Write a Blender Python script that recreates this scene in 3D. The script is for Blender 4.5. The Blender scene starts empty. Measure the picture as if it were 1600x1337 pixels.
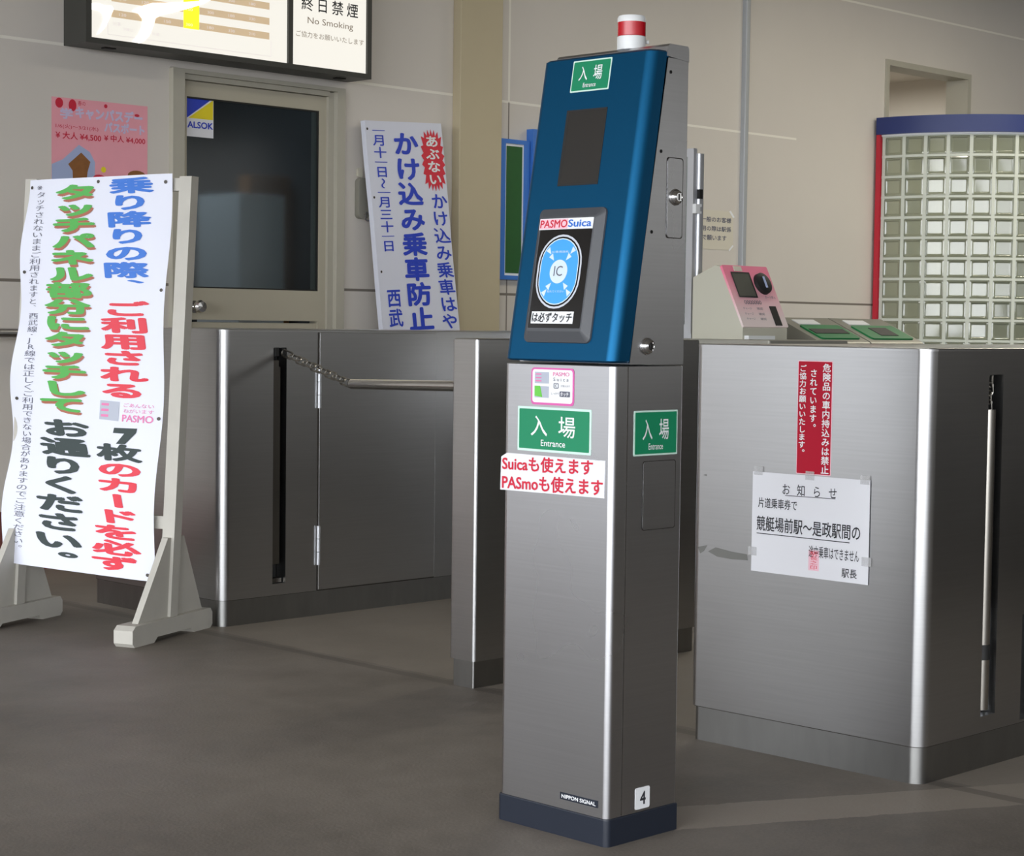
import bpy, bmesh, math, random
from mathutils import Vector, Matrix

sc = bpy.context.scene
COL = sc.collection
random.seed(4)

# ------------------------------------------------------------------ camera
YAW, PITCH, ROLL = 0.78578669, -0.05399116, 0.01276608
F = Vector((math.sin(YAW)*math.cos(PITCH), math.cos(YAW)*math.cos(PITCH), math.sin(PITCH)))
R0 = Vector((math.cos(YAW), -math.sin(YAW), 0.0))
U0 = R0.cross(F)
RV = R0*math.cos(ROLL) + U0*math.sin(ROLL)
UV = U0*math.cos(ROLL) - R0*math.sin(ROLL)
cam = bpy.data.objects.new('camera', bpy.data.cameras.new('camera'))
COL.objects.link(cam)
cam.matrix_world = Matrix(((RV.x, UV.x, -F.x, 0), (RV.y, UV.y, -F.y, 0), (RV.z, UV.z, -F.z, 1.0), (0, 0, 0, 1)))
cam.data.sensor_fit = 'HORIZONTAL'
cam.data.sensor_width = 36.0
cam.data.lens = 36.0*2981.5/1600.0
cam.data.clip_start = 0.05
sc.camera = cam

# ------------------------------------------------------------------ light and exposure
sc.view_settings.view_transform = 'Standard'
sc.view_settings.look = 'None'
sc.view_settings.exposure = 0.18
sc.view_settings.gamma = 1.0
sc.cycles.use_denoising = True
sc.cycles.max_bounces = 8
sc.cycles.sample_clamp_indirect = 4.0

world = bpy.data.worlds.new('overcast_sky')
sc.world = world
world.use_nodes = True
wn_ = world.node_tree
bg = wn_.nodes['Background']
wtc = wn_.nodes.new('ShaderNodeTexCoord')
wdot = wn_.nodes.new('ShaderNodeVectorMath'); wdot.operation = 'DOT_PRODUCT'
wdot.inputs[1].default_value = (-0.92, -0.39, 0.0)      # the open street side lies this way
wn_.links.new(wtc.outputs['Generated'], wdot.inputs[0])
wrp = wn_.nodes.new('ShaderNodeValToRGB')
wrp.color_ramp.interpolation = 'EASE'
e = wrp.color_ramp.elements
e[0].position = 0.0; e[0].color = (0.13, 0.13, 0.127, 1)
e[1].position = 0.93; e[1].color = (1.42, 1.46, 1.52, 1)
m_ = e.new(0.52); m_.color = (0.25, 0.26, 0.277, 1)
wn_.links.new(wdot.outputs['Value'], wrp.inputs['Fac'])
wn_.links.new(wrp.outputs['Color'], bg.inputs['Color'])
bg.inputs['Strength'].default_value = 5.2

def area(name, loc, rot, sx, sy, power, color):
    l = bpy.data.lights.new(name, 'AREA')
    l.shape = 'RECTANGLE'; l.size = sx; l.size_y = sy
    l.energy = power; l.color = color
    o = bpy.data.objects.new(name, l)
    o.location = loc; o.rotation_euler = rot
    COL.objects.link(o)
    return o
# ceiling tubes of the concourse and alcove, shining straight down
area('unseen_tube_light', (9.6, 4.6, 3.27), (0, 0, 0), 2.4, 0.12, 52, (1.0, 0.93, 0.76))
area('unseen_tube_light', (6.4, 4.4, 3.27), (0, 0, 0), 1.2, 0.12, 13, (1.0, 0.95, 0.82))
area('unseen_tube_light', (10.7, 7.9, 2.75), (0, 0, 0), 0.6, 0.12, 24, (1.0, 0.97, 0.88))
area('unseen_tube_light', (5.2, 7.9, 2.55), (0, 0, 0), 0.9, 0.12, 10, (0.85, 0.93, 1.0))  # unseen lamp added to lift the black behind the door glass

# ------------------------------------------------------------------ materials
def lin(c):
    r = []
    for v in c:
        v = v/255.0
        r.append(v/12.92 if v <= 0.04045 else ((v+0.055)/1.055)**2.4)
    return (r[0], r[1], r[2], 1.0)

MATS = {}
def mat(name, col, rough=0.5, metal=0.0, emit=None, estr=1.0, trans=0.0, coat=0.0, var=0.0, vscale=6.0, spec=0.5):
    m = bpy.data.materials.new(name); m.use_nodes = True
    nt = m.node_tree; b = nt.nodes['Principled BSDF']
    c = lin(col)
    b.inputs['Base Color'].default_value = c
    b.inputs['Roughness'].default_value = rough
    b.inputs['Metallic'].default_value = metal
    b.inputs['Transmission Weight'].default_value = trans
    b.inputs['Coat Weight'].default_value = coat
    b.inputs['Specular IOR Level'].default_value = spec
    if emit is not None:
        b.inputs['Emission Color'].default_value = lin(emit)
        b.inputs['Emission Strength'].default_value = estr
    if var > 0:
        tc = nt.nodes.new('ShaderNodeTexCoord')
        no = nt.nodes.new('ShaderNodeTexNoise'); no.inputs['Scale'].default_value = vscale; no.inputs['Detail'].default_value = 4
        nt.links.new(tc.outputs['Object'], no.inputs['Vector'])
        mx = nt.nodes.new('ShaderNodeMix'); mx.data_type = 'RGBA'
        mx.inputs[6].default_value = tuple(v*(1-var) for v in c[:3])+(1,)
        mx.inputs[7].default_value = tuple(min(1, v*(1+var)) for v in c[:3])+(1,)
        nt.links.new(no.outputs['Fac'], mx.inputs[0])
        nt.links.new(mx.outputs[2], b.inputs['Base Color'])
    MATS[name] = m
    return m

def steel(name, col, rough, stretch, amp=0.10, smear=0.0, aniso=0.0):
    """brushed stainless steel: fine stretched noise in colour and gloss, broad smears in gloss"""
    m = bpy.data.materials.new(name); m.use_nodes = True
    nt = m.node_tree; b = nt.nodes['Principled BSDF']
    b.inputs['Metallic'].default_value = 1.0
    c = lin(col)
    tc = nt.nodes.new('ShaderNodeTexCoord')
    mp = nt.nodes.new('ShaderNodeMapping'); mp.inputs['Scale'].default_value = stretch
    nt.links.new(tc.outputs['Object'], mp.inputs['Vector'])
    n1 = nt.nodes.new('ShaderNodeTexNoise'); n1.inputs['Scale'].default_value = 1.0; n1.inputs['Detail'].default_value = 3
    nt.links.new(mp.outputs['Vector'], n1.inputs['Vector'])
    n2 = nt.nodes.new('ShaderNodeTexNoise'); n2.inputs['Scale'].default_value = 3.5; n2.inputs['Detail'].default_value = 2
    nt.links.new(tc.outputs['Object'], n2.inputs['Vector'])
    mx = nt.nodes.new('ShaderNodeMix'); mx.data_type = 'RGBA'
    mx.inputs[6].default_value = tuple(v*(1-amp) for v in c[:3])+(1,)
    mx.inputs[7].default_value = tuple(min(1, v*(1+amp)) for v in c[:3])+(1,)
    nt.links.new(n1.outputs['Fac'], mx.inputs[0])
    nt.links.new(mx.outputs[2], b.inputs['Base Color'])
    mr = nt.nodes.new('ShaderNodeMapRange')
    mr.inputs['From Min'].default_value = 0.3; mr.inputs['From Max'].default_value = 0.7
    mr.inputs['To Min'].default_value = max(0.04, rough-smear); mr.inputs['To Max'].default_value = rough+smear
    nt.links.new(n2.outputs['Fac'], mr.inputs['Value'])
    nt.links.new(mr.outputs['Result'], b.inputs['Roughness'])
    if aniso > 0:
        b.inputs['Anisotropic'].default_value = aniso
        b.inputs['Anisotropic Rotation'].default_value = 0.25
        tg = nt.nodes.new('ShaderNodeTangent'); tg.direction_type = 'RADIAL'; tg.axis = 'Z'
        nt.links.new(tg.outputs['Tangent'], b.inputs['Tangent'])
    MATS[name] = m
    return m

def math_node(nt, op, a, b=None, c=None):
    n = nt.nodes.new('ShaderNodeMath'); n.operation = op
    for i, v in enumerate((a, b, c)):
        if v is None: continue
        if isinstance(v, (int, float)): n.inputs[i].default_value = v
        else: nt.links.new(v, n.inputs[i])
    return n.outputs[0]

def mixcol(nt, fac, a, b):
    mx = nt.nodes.new('ShaderNodeMix'); mx.data_type = 'RGBA'
    for i, v in ((0, fac), (6, a), (7, b)):
        if isinstance(v, tuple): mx.inputs[i].default_value = v
        elif isinstance(v, (int, float)): mx.inputs[i].default_value = v
        else: nt.links.new(v, mx.inputs[i])
    return mx.outputs[2]

def line_mask(nt, coord, pos, half):
    d = math_node(nt, 'ABSOLUTE', math_node(nt, 'SUBTRACT', coord, pos))
    return math_node(nt, 'LESS_THAN', d, half)

def wall_material():
    m = bpy.data.materials.new('painted_wall_panel'); m.use_nodes = True
    nt = m.node_tree; b = nt.nodes['Principled BSDF']
    b.inputs['Roughness'].default_value = 0.55
    g = nt.nodes.new('ShaderNodeNewGeometry')
    sp = nt.nodes.new('ShaderNodeSeparateXYZ'); nt.links.new(g.outputs['Position'], sp.inputs[0])
    no = nt.nodes.new('ShaderNodeTexNoise'); no.inputs['Scale'].default_value = 1.6; no.inputs['Detail'].default_value = 5
    nt.links.new(g.outputs['Position'], no.inputs['Vector'])
    base = mixcol(nt, no.outputs['Fac'], lin((206, 200, 192)), lin((216, 210, 201)))
    z2 = math_node(nt, 'MULTIPLY', line_mask(nt, sp.outputs['Z'], 2.092, 0.006), math_node(nt, 'LESS_THAN', sp.outputs['X'], 9.0))  # pale caulk seam, cut off where its painted-in highlight ends
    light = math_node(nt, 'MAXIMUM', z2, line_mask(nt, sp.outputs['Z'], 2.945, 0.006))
    vup = math_node(nt, 'MULTIPLY', line_mask(nt, sp.outputs['X'], 6.655, 0.007), math_node(nt, 'GREATER_THAN', sp.outputs['Z'], 2.09))
    light = math_node(nt, 'MAXIMUM', light, vup)
    dark = line_mask(nt, sp.outputs['Z'], 1.15, 0.006)
    vlo = math_node(nt, 'MULTIPLY', line_mask(nt, sp.outputs['X'], 6.655, 0.004), math_node(nt, 'LESS_THAN', sp.outputs['Z'], 2.09))
    dark = math_node(nt, 'MAXIMUM', dark, vlo)
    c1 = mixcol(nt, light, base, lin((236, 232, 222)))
    c2 = mixcol(nt, dark, c1, lin((120, 113, 104)))
    nt.links.new(c2, b.inputs['Base Color'])
    MATS['wall'] = m
    return m

def floor_material():
    m = bpy.data.materials.new('worn_concrete_floor'); m.use_nodes = True
    nt = m.node_tree; b = nt.nodes['Principled BSDF']
    g = nt.nodes.new('ShaderNodeNewGeometry')
    sp = nt.nodes.new('ShaderNodeSeparateXYZ'); nt.links.new(g.outputs['Position'], sp.inputs[0])
    def noise(s, d, r=0.5):
        n = nt.nodes.new('ShaderNodeTexNoise'); n.inputs['Scale'].default_value = s; n.inputs['Detail'].default_value = d
        n.inputs['Roughness'].default_value = r
        nt.links.new(g.outputs['Position'], n.inputs['Vector']); return n.outputs['Fac']
    n1 = noise(1.3, 6, 0.6); n2 = noise(14, 6, 0.65); n3 = noise(120, 2)
    rp = nt.nodes.new('ShaderNodeValToRGB')
    rp.color_ramp.elements[0].position = 0.38; rp.color_ramp.elements[0].color = lin((102, 95, 87))
    rp.color_ramp.elements[1].position = 0.62; rp.color_ramp.elements[1].color = lin((134, 126, 117))
    mixn = math_node(nt, 'ADD', math_node(nt, 'MULTIPLY', n1, 0.6), math_node(nt, 'ADD', math_node(nt, 'MULTIPLY', n2, 0.3), math_node(nt, 'MULTIPLY', n3, 0.1)))
    nt.links.new(mixn, rp.inputs['Fac'])
    X, Y = sp.outputs['X'], sp.outputs['Y']
    # paler threshold strip laid askew in front of the right-hand gate
    a = math.atan2(-0.25, 0.48)
    along = math_node(nt, 'ADD', math_node(nt, 'MULTIPLY', X, math.cos(a)), math_node(nt, 'MULTIPLY', Y, math.sin(a)))
    acr = math_node(nt, 'ADD', math_node(nt, 'MULTIPLY', X, -math.sin(a)), math_node(nt, 'MULTIPLY', Y, math.cos(a)))
    a0 = 3.038*-math.sin(a) + 2.53*math.cos(a)
    wob = math_node(nt, 'MULTIPLY', math_node(nt, 'SUBTRACT', n2, 0.5), 0.03)
    strip = line_mask(nt, math_node(nt, 'ADD', acr, wob), a0-0.085, 0.085)
    l0 = 3.038*math.cos(a) + 2.53*math.sin(a)
    strip = math_node(nt, 'MULTIPLY', strip, math_node(nt, 'GREATER_THAN', along, l0-0.12))
    c0 = mixcol(nt, math_node(nt, 'MULTIPLY', strip, 0.75), rp.outputs['Color'], lin((160, 150, 138)))
    # paler passage floor beyond the gate line, darker joint along it
    beyond = math_node(nt, 'GREATER_THAN', math_node(nt, 'ADD', X, wob), 3.66)
    c1 = mixcol(nt, math_node(nt, 'MULTIPLY', beyond, 0.35), c0, lin((158, 148, 134)))
    j = line_mask(nt, math_node(nt, 'ADD', X, math_node(nt, 'MULTIPLY', wob, 0.3)), 3.62, 0.02)
    c2 = mixcol(nt, math_node(nt, 'MULTIPLY', j, 0.45), c1, lin((84, 78, 72)))
    refl_dark = math_node(nt, 'GREATER_THAN', X, 5.9)           # unseen floor made dark and matt to dim the steel's reflections
    c3 = mixcol(nt, refl_dark, c2, lin((60, 56, 52)))
    nt.links.new(c3, b.inputs['Base Color'])
    rr = nt.nodes.new('ShaderNodeMapRange'); rr.inputs['To Min'].default_value = 0.45; rr.inputs['To Max'].default_value = 0.75
    nt.links.new(n2, rr.inputs['Value']); nt.links.new(math_node(nt, 'MAXIMUM', rr.outputs['Result'], refl_dark), b.inputs['Roughness'])
    nt.links.new(math_node(nt, 'SUBTRACT', 0.5, math_node(nt, 'MULTIPLY', refl_dark, 0.45)), b.inputs['Specular IOR Level'])
    bp = nt.nodes.new('ShaderNodeBump'); bp.inputs['Strength'].default_value = 0.15; bp.inputs['Distance'].default_value = 0.004
    nt.links.new(n3, bp.inputs['Height']); nt.links.new(bp.outputs['Normal'], b.inputs['Normal'])
    MATS['floor'] = m
    return m

wall_material(); floor_material()
steel('steel_reader', (198, 198, 200), 0.28, (3, 3, 260), 0.07, 0.01, 0.4)
steel('steel_gate', (184, 184, 184), 0.29, (4, 4, 190), 0.08, 0.015, 0.38)
steel('steel_plinth', (150, 150, 148), 0.36, (30, 30, 8), 0.12, 0.03, 0.4)
steel('steel_bright', (205, 203, 200), 0.22, (40, 40, 4), 0.05, 0.02)
steel('steel_dark', (110, 106, 100), 0.40, (30, 30, 4), 0.15, 0.05)
mat('aluminium', (200, 202, 206), 0.38, 0.7)
steel('steel_chain', (172, 168, 160), 0.3, (30, 30, 30), 0.1, 0.02)
mat('chrome', (220, 220, 220), 0.10, 1.0)
mat('slot_black', (22, 22, 21), 0.6)
mat('hole_black', (12, 12, 12), 0.7)
mat('seam_dark', (70, 66, 62), 0.5, 0.6)
mat('blue_panel', (2, 80, 120), 0.36, 0.75, var=0.04, vscale=200)
mat('bezel_grey', (78, 80, 84), 0.45)
mat('screen_dark', (46, 44, 42), 0.22)
mat('gloss_black', (22, 20, 20), 0.12)
mat('plinth_navy', (30, 36, 48), 0.38)
mat('white_print', (236, 238, 240), 0.45)
mat('paper', (228, 229, 234), 0.6)
mat('banner_cloth', (222, 225, 238), 0.5)
mat('green_label', (8, 132, 90), 0.4)
mat('pale_mint', (205, 235, 222), 0.4)
mat('red_print', (205, 28, 58), 0.5)
mat('red_sticker', (180, 12, 44), 0.5, spec=0.25)
mat('pink_print', (222, 120, 170), 0.5)
mat('magenta_edge', (214, 96, 168), 0.4)
mat('pale_pink_paper', (240, 196, 208), 0.5)
mat('blue_touch', (62, 150, 246), 0.3, emit=(62, 150, 246), estr=0.25)
mat('touch_white', (214, 230, 246), 0.3)
mat('silver_ring', (200, 205, 215), 0.35)
mat('ink_black', (38, 40, 46), 0.6)
mat('ink_green_black', (44, 58, 58), 0.6)
mat('ink_grey', (100, 102, 116), 0.6)
mat('ink_blue', (36, 110, 206), 0.5)
mat('ink_royal', (36, 66, 196), 0.5)
mat('ink_red', (218, 40, 62), 0.5)
mat('ink_green', (70, 168, 66), 0.5)
mat('ink_brown', (164, 92, 66), 0.5)
mat('ink_lilac', (206, 196, 226), 0.5)
mat('ink_tan', (170, 150, 128), 0.5)
mat('lime', (104, 196, 72), 0.5)
mat('card_grey', (176, 182, 196), 0.5)
mat('red_lens', (186, 4, 26), 0.16)
mat('white_plastic', (226, 228, 228), 0.35)
mat('cream_plastic', (206, 202, 186), 0.45)
mat('painted_wood', (184, 181, 172), 0.6, var=0.10, vscale=14)
mat('door_frame', (176, 172, 158), 0.45, var=0.05, vscale=10)
mat('door_leaf', (178, 172, 154), 0.5, var=0.03)
mat('obscure_glass', (160, 176, 184), 0.10, trans=1.0)
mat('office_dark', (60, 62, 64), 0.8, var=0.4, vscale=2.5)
mat('box_charcoal', (58, 58, 54), 0.45)
mat('lit_panel', (120, 118, 112), 0.5, emit=(250, 246, 236), estr=0.80)
mat('lit_white', (255, 255, 250), 0.5, emit=(255, 255, 250), estr=1.6)
mat('lit_tan', (200, 176, 140), 0.5, emit=(206, 182, 150), estr=0.55)
mat('lit_yellow', (232, 244, 40), 0.5, emit=(236, 250, 40), estr=0.9)
mat('lit_grey', (190, 182, 178), 0.5, emit=(214, 206, 206), estr=0.65)
mat('poster_pink', (238, 164, 176), 0.5, var=0.06, vscale=8)
mat('poster_brown', (140, 90, 44), 0.5, var=0.3, vscale=40)
mat('poster_pale_blue', (166, 180, 216), 0.5)
mat('yellow', (240, 220, 30), 0.5)
mat('alarm_blue', (34, 62, 190), 0.45)
mat('pilaster_cream', (192, 180, 150), 0.6, var=0.03)
mat('dado_brown', (112, 62, 56), 0.6, var=0.1)
mat('ceiling_paint', (196, 192, 184), 0.7, var=0.03)
mat('far_wall_dark', (66, 60, 52), 0.75, var=0.15, vscale=1.5)
mat('conduit_grey', (172, 176, 180), 0.45, 0.1)
mat('board_blue', (62, 122, 208), 0.45)
mat('board_green', (34, 92, 40), 0.65, var=0.08, vscale=30)
mat('navy_band', (26, 44, 106), 0.4)
mat('red_strip', (190, 30, 52), 0.45)
mat('mortar', (205, 210, 200), 0.6)
mat('block_glass', (176, 182, 160), 0.06, trans=0.6, coat=0.4)
mat('cream_machine', (190, 188, 172), 0.5)
def fascia_material():
    m = bpy.data.materials.new('fascia_print'); m.use_nodes = True
    nt = m.node_tree; b = nt.nodes['Principled BSDF']; b.inputs['Roughness'].default_value = 0.4
    g = nt.nodes.new('ShaderNodeNewGeometry'); sp = nt.nodes.new('ShaderNodeSeparateXYZ'); nt.links.new(g.outputs['Position'], sp.inputs[0])
    mr = nt.nodes.new('ShaderNodeMapRange'); mr.inputs['From Min'].default_value = 1.03; mr.inputs['From Max'].default_value = 1.20
    nt.links.new(sp.outputs['Z'], mr.inputs['Value'])
    nt.links.new(mixcol(nt, mr.outputs['Result'], lin((226, 210, 208)), lin((238, 128, 156))), b.inputs['Base Color'])
    MATS['fascia_print'] = m       # the plate is printed pink at the top, fading to white
fascia_material()
mat('screen_grey', (92, 92, 84), 0.25)
mat('tray_green', (30, 128, 72), 0.4)
mat('machine_grey', (150, 148, 138), 0.45, 0.3)
mat('rubber_black', (20, 20, 22), 0.6)
mat('tape_clear', (225, 225, 225), 0.15)
MATS['tape_clear'].node_tree.nodes['Principled BSDF'].inputs['Alpha'].default_value = 0.3
mat('tape_residue', (112, 112, 108), 0.6)
mat('wall_paper_note', (214, 208, 192), 0.6)

# ------------------------------------------------------------------ mesh helpers
V = Vector
def loft(bm, rings, cap0=True, cap1=True):
    vs = [[bm.verts.new(p) for p in r] for r in rings]
    n = len(rings[0])
    for a, b in zip(vs, vs[1:]):
        for i in range(n):
            bm.faces.new((a[i], a[(i+1) % n], b[(i+1) % n], b[i]))
    if cap0: bm.faces.new(vs[0][::-1])
    if cap1: bm.faces.new(vs[-1])
    return vs

def rrect(x0, x1, y0, y1, r, seg=5):
    """outline of a rectangle; r one radius or four (x0y0, x1y0, x1y1, x0y1)"""
    rs = r if isinstance(r, (tuple, list)) else (r,)*4
    out = []
    for (cx, cy, a0), q in zip(((x0, y0, 180), (x1, y0, 270), (x1, y1, 0), (x0, y1, 90)), rs):
        if q <= 1e-5:
            out += [(cx, cy)]*1; continue
        mx = cx + q if cx == x0 else cx - q
        my = cy + q if cy == y0 else cy - q
        for k in range(seg+1):
            a = math.radians(a0 + 90*k/seg)
            out.append((mx+q*math.cos(a), my+q*math.sin(a)))
    return out

def box(bm, x0, x1, y0, y1, z0, z1):
    loft(bm, [[(x0, y0, z), (x1, y0, z), (x1, y1, z), (x0, y1, z)] for z in (z0, z1)])

def rbox(bm, x0, x1, y0, y1, z0, z1, r, ch=0.0, seg=6):
    """upright box with rounded corners and a small rounded top edge"""
    rs = r if isinstance(r, (tuple, list)) else (r,)*4
    lv = [(z0, 0.0)]
    if ch > 0:
        lv += [(z1-ch, 0.0), (z1-ch*0.3, ch*0.3), (z1, ch)]
    else: lv += [(z1, 0.0)]
    loft(bm, [[(x, y, z) for x, y in rrect(x0+i, x1-i, y0+i, y1-i, [max(q-i, 0.0008) if q > 0 else 0 for q in rs], seg)] for z, i in lv])

def bbox(bm, x0, x1, y0, y1, z0, z1, b=0.004, seg=2):
    """box with all edges rounded"""
    t = bmesh.new(); box(t, x0, x1, y0, y1, z0, z1)
    bmesh.ops.bevel(t, geom=t.edges[:], offset=b, segments=seg, affect='EDGES', profile=0.5)
    merge(bm, t)

def merge(bm, t, fn=None):
    mp = {v: bm.verts.new(fn(v.co) if fn else v.co) for v in t.verts}
    for f in t.faces:
        try: bm.faces.new([mp[v] for v in f.verts])
        except ValueError: pass
    t.free()

def cyl(bm, a, b, r, seg=20, r2=None):
    a, b = V(a), V(b); d = (b-a).normalized()
    u = d.orthogonal().normalized(); w = d.cross(u)
    def ring(c, q): return [c+q*(math.cos(2*math.pi*k/seg)*u + math.sin(2*math.pi*k/seg)*w) for k in range(seg)]
    loft(bm, [ring(a, r), ring(b, r if r2 is None else r2)])

def lathe(bm, base, axis, prof, seg=28):
    base, d = V(base), V(axis).normalized()
    u = d.orthogonal().normalized(); w = d.cross(u)
    loft(bm, [[base+d*h+max(q, 1e-4)*(math.cos(2*math.pi*k/seg)*u + math.sin(2*math.pi*k/seg)*w) for k in range(seg)] for q, h in prof])

def tube(bm, pts, r, seg=10, closed=False):
    pts = [V(p) for p in pts]; n = len(pts); rings = []
    up = V((0.13, 0.21, 0.97))
    for i, p in enumerate(pts):
        if closed: d = pts[(i+1) % n]-pts[i-1]
        else: d = pts[min(i+1, n-1)]-pts[max(i-1, 0)]
        d.normalize(); u = d.cross(up).normalized(); w = u.cross(d)
        rings.append([p+r*(math.cos(2*math.pi*k/seg)*u+math.sin(2*math.pi*k/seg)*w) for k in range(seg)])
    if closed:
        vs = [[bm.verts.new(q) for q in rg] for rg in rings]
        for i in range(n):
            a, b = vs[i], vs[(i+1) % n]
            for k in range(seg): bm.faces.new((a[k], a[(k+1) % seg], b[(k+1) % seg], b[k]))
    else: loft(bm, rings)

def prism(bm, pts, axis, a, b):
    """extrude a 2-D outline along an axis; pts are the other two coordinates in order"""
    def P(p, t):
        return {'x': (t, p[0], p[1]), 'y': (p[0], t, p[1]), 'z': (p[0], p[1], t)}[axis]
    loft(bm, [[P(p, a) for p in pts], [P(p, b) for p in pts]])

def fmap(o, ex, ey, en):
    o, ex, ey, en = V(o), V(ex), V(ey), V(en)
    return lambda x, y, n=0.0: o+ex*x+ey*y+en*n

def plate(bm, fm, x0, x1, y0, y1, n0, n1, r=0.0):
    pts = rrect(x0, x1, y0, y1, r, 4)
    loft(bm, [[fm(x, y, n0) for x, y in pts], [fm(x, y, n1) for x, y in pts]])

def shape(bm, fm, pts, n):
    bm.faces.new([bm.verts.new(fm(x, y, n)) for x, y in pts])

def ring2(bm, fm, outer, inner, n):
    a = [bm.verts.new(fm(x, y, n)) for x, y in outer]; b = [bm.verts.new(fm(x, y, n)) for x, y in inner]
    k = len(a)
    for i in range(k): bm.faces.new((a[i], a[(i+1) % k], b[(i+1) % k], b[i]))

def bar2(bm, fm, x0, y0, x1, y1, t, n):
    d = V((x1-x0, y1-y0)); l = V((-d.y, d.x)).normalized()*t/2
    shape(bm, fm, [(x0-l.x, y0-l.y), (x1-l.x, y1-l.y), (x1+l.x, y1+l.y), (x0+l.x, y0+l.y)], n)

# lettering ----------------------------------------------------------
GL = {}
def glyphs(body, bold=0.0):
    key = body
    if key not in GL:
        c = bpy.data.curves.new('lettering', 'FONT'); c.body = body
        c.resolution_u = 3; c.fill_mode = 'FRONT'
        o = bpy.data.objects.new('lettering', c); COL.objects.link(o)
        dg = bpy.context.evaluated_depsgraph_get(); dg.update()
        me = bpy.data.meshes.new_from_object(o.evaluated_get(dg))
        GL[key] = ([(v.co.x, v.co.y) for v in me.vertices], [tuple(p.vertices) for p in me.polygons])
        bpy.data.objects.remove(o); bpy.data.curves.remove(c); bpy.data.meshes.remove(me)
    return GL[key]

def put(bm, fm, body, xf, n, bold):
    vs, fs = glyphs(body, bold)
    # a heavy stroke is the same outline struck several times, a little apart
    sh = [(0, 0)] if bold < 0.003 else [(bold*math.cos(t*math.pi/4), bold*math.sin(t*math.pi/4)) for t in range(8 if bold > 0.02 else 0)] + ([(bold, 0), (-bold, 0), (0, bold), (0, -bold)] if bold <= 0.02 else [(0, 0)])
    for i, (dx, dy) in enumerate(sh):
        bv = [bm.verts.new(fm(*xf(x+dx, y+dy), n+i*5e-5)) for x, y in vs]
        for f in fs:
            try: bm.faces.new([bv[i] for i in f])
            except ValueError: pass

def htext(bm, fm, body, x0, x1, y0, y1, n, bold=0.0):
    """one line fitted into a box"""
    vs, _ = glyphs(body, bold)
    ax, bx = min(v[0] for v in vs), max(v[0] for v in vs); ay, by = min(v[1] for v in vs), max(v[1] for v in vs)
    put(bm, fm, body, lambda x, y: (x0+(x-ax)/(bx-ax)*(x1-x0), y0+(y-ay)/(by-ay)*(y1-y0)), n, bold)

def vtext(bm, fm, body, x0, x1, yt, yb, n, bold=0.0, shear=0.0, weights=None):
    """a column of characters from yt down to yb (y up)"""
    w = [(weights or {}).get(c, 1.0) for c in body]; tot = sum(w); t = yt
    for c, q in zip(body, w):
        h = (yb-yt)*q/tot
        if c not in ' \u3000':
            def xf(x, y, c=c, t=t, h=h):
                if c in '〜ー～': x, y = 0.5-(y-0.38)*(-1), 0.38-(x-0.5)
                if c in '、。': x, y = x+0.55, y+0.5
                if c in '0123456789': x = x+0.22
                if c in 'JR': x = x+0.2
                u, v = (x-0.5)/1.0, (0.90-y)/1.04
                return (x0+(x1-x0)*(u+0.5+shear*(0.5-v)), t+h*v)
            put(bm, fm, c, xf, n, bold)
        t += h

# objects ------------------------------------------------------------
def finish(bm, name, material, parent=None, smooth=True, recalc=True, loc=None):
    if recalc: bmesh.ops.recalc_face_normals(bm, faces=bm.faces[:])
    base = V(loc) if loc is not None else V((0, 0, 0))
    off = V(parent['_w']) if parent is not None else base
    for v in bm.verts: v.co -= off
    me = bpy.data.meshes.new(name); bm.to_mesh(me); bm.free()
    if smooth:
        me.shade_smooth(); me.set_sharp_from_angle(angle=math.radians(32))
    me.materials.append(MATS[material])
    o = bpy.data.objects.new(name, me); COL.objects.link(o)
    if smooth:
        wm = o.modifiers.new('flat_faces', 'WEIGHTED_NORMAL'); wm.keep_sharp = True; wm.weight = 100
    o['_w'] = tuple(off)
    if parent is not None: o.parent = parent
    else: o.location = base
    return o

def part(name, material, parent, fn, label=None, **kw):
    bm = bmesh.new(); fn(bm)
    o = finish(bm, name, material, parent, **kw)
    if label: o['label'] = label
    return o

def thing(name, loc, label, cat, group=None):
    o = bpy.data.objects.new(name, None); o.empty_display_size = 0.1
    COL.objects.link(o); o.location = loc; o['_w'] = tuple(loc)
    tag(o, label, cat, group)
    return o

def tag(o, label, cat, group=None):
    o['label'] = label; o['category'] = cat
    if group: o['group'] = group

def solo(name, material, loc, label, cat, fn, group=None):
    bm = bmesh.new(); fn(bm)
    o = finish(bm, name, material, None, loc=loc); tag(o, label, cat, group)
    return o

def structure(name, material, fn, loc=(0, 0, 0)):
    bm = bmesh.new(); fn(bm)
    o = finish(bm, name, material, None, loc=loc); o['kind'] = 'structure'
    return o

def cut(body, boxes):
    """carve rectangular recesses out of a body mesh"""
    for b in boxes:
        cb = bmesh.new(); box(cb, *b); bmesh.ops.recalc_face_normals(cb, faces=cb.faces[:])
        off = V(body['_w'])
        for v in cb.verts: v.co -= off
        me = bpy.data.meshes.new('cutter'); cb.to_mesh(me); cb.free()
        c = bpy.data.objects.new('cutter', me); COL.objects.link(c)
        c.parent = body.parent
        if body.parent is None: c.location = body.location
        md = body.modifiers.new('cut', 'BOOLEAN'); md.operation = 'DIFFERENCE'; md.solver = 'EXACT'; md.object = c
        dg = bpy.context.evaluated_depsgraph_get(); dg.update()
        nm = bpy.data.meshes.new_from_object(body.evaluated_get(dg))
        body.modifiers.remove(md); old = body.data; nm.name = old.name
        body.data = nm; bpy.data.meshes.remove(old)
        bpy.data.objects.remove(c); bpy.data.meshes.remove(me)

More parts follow.
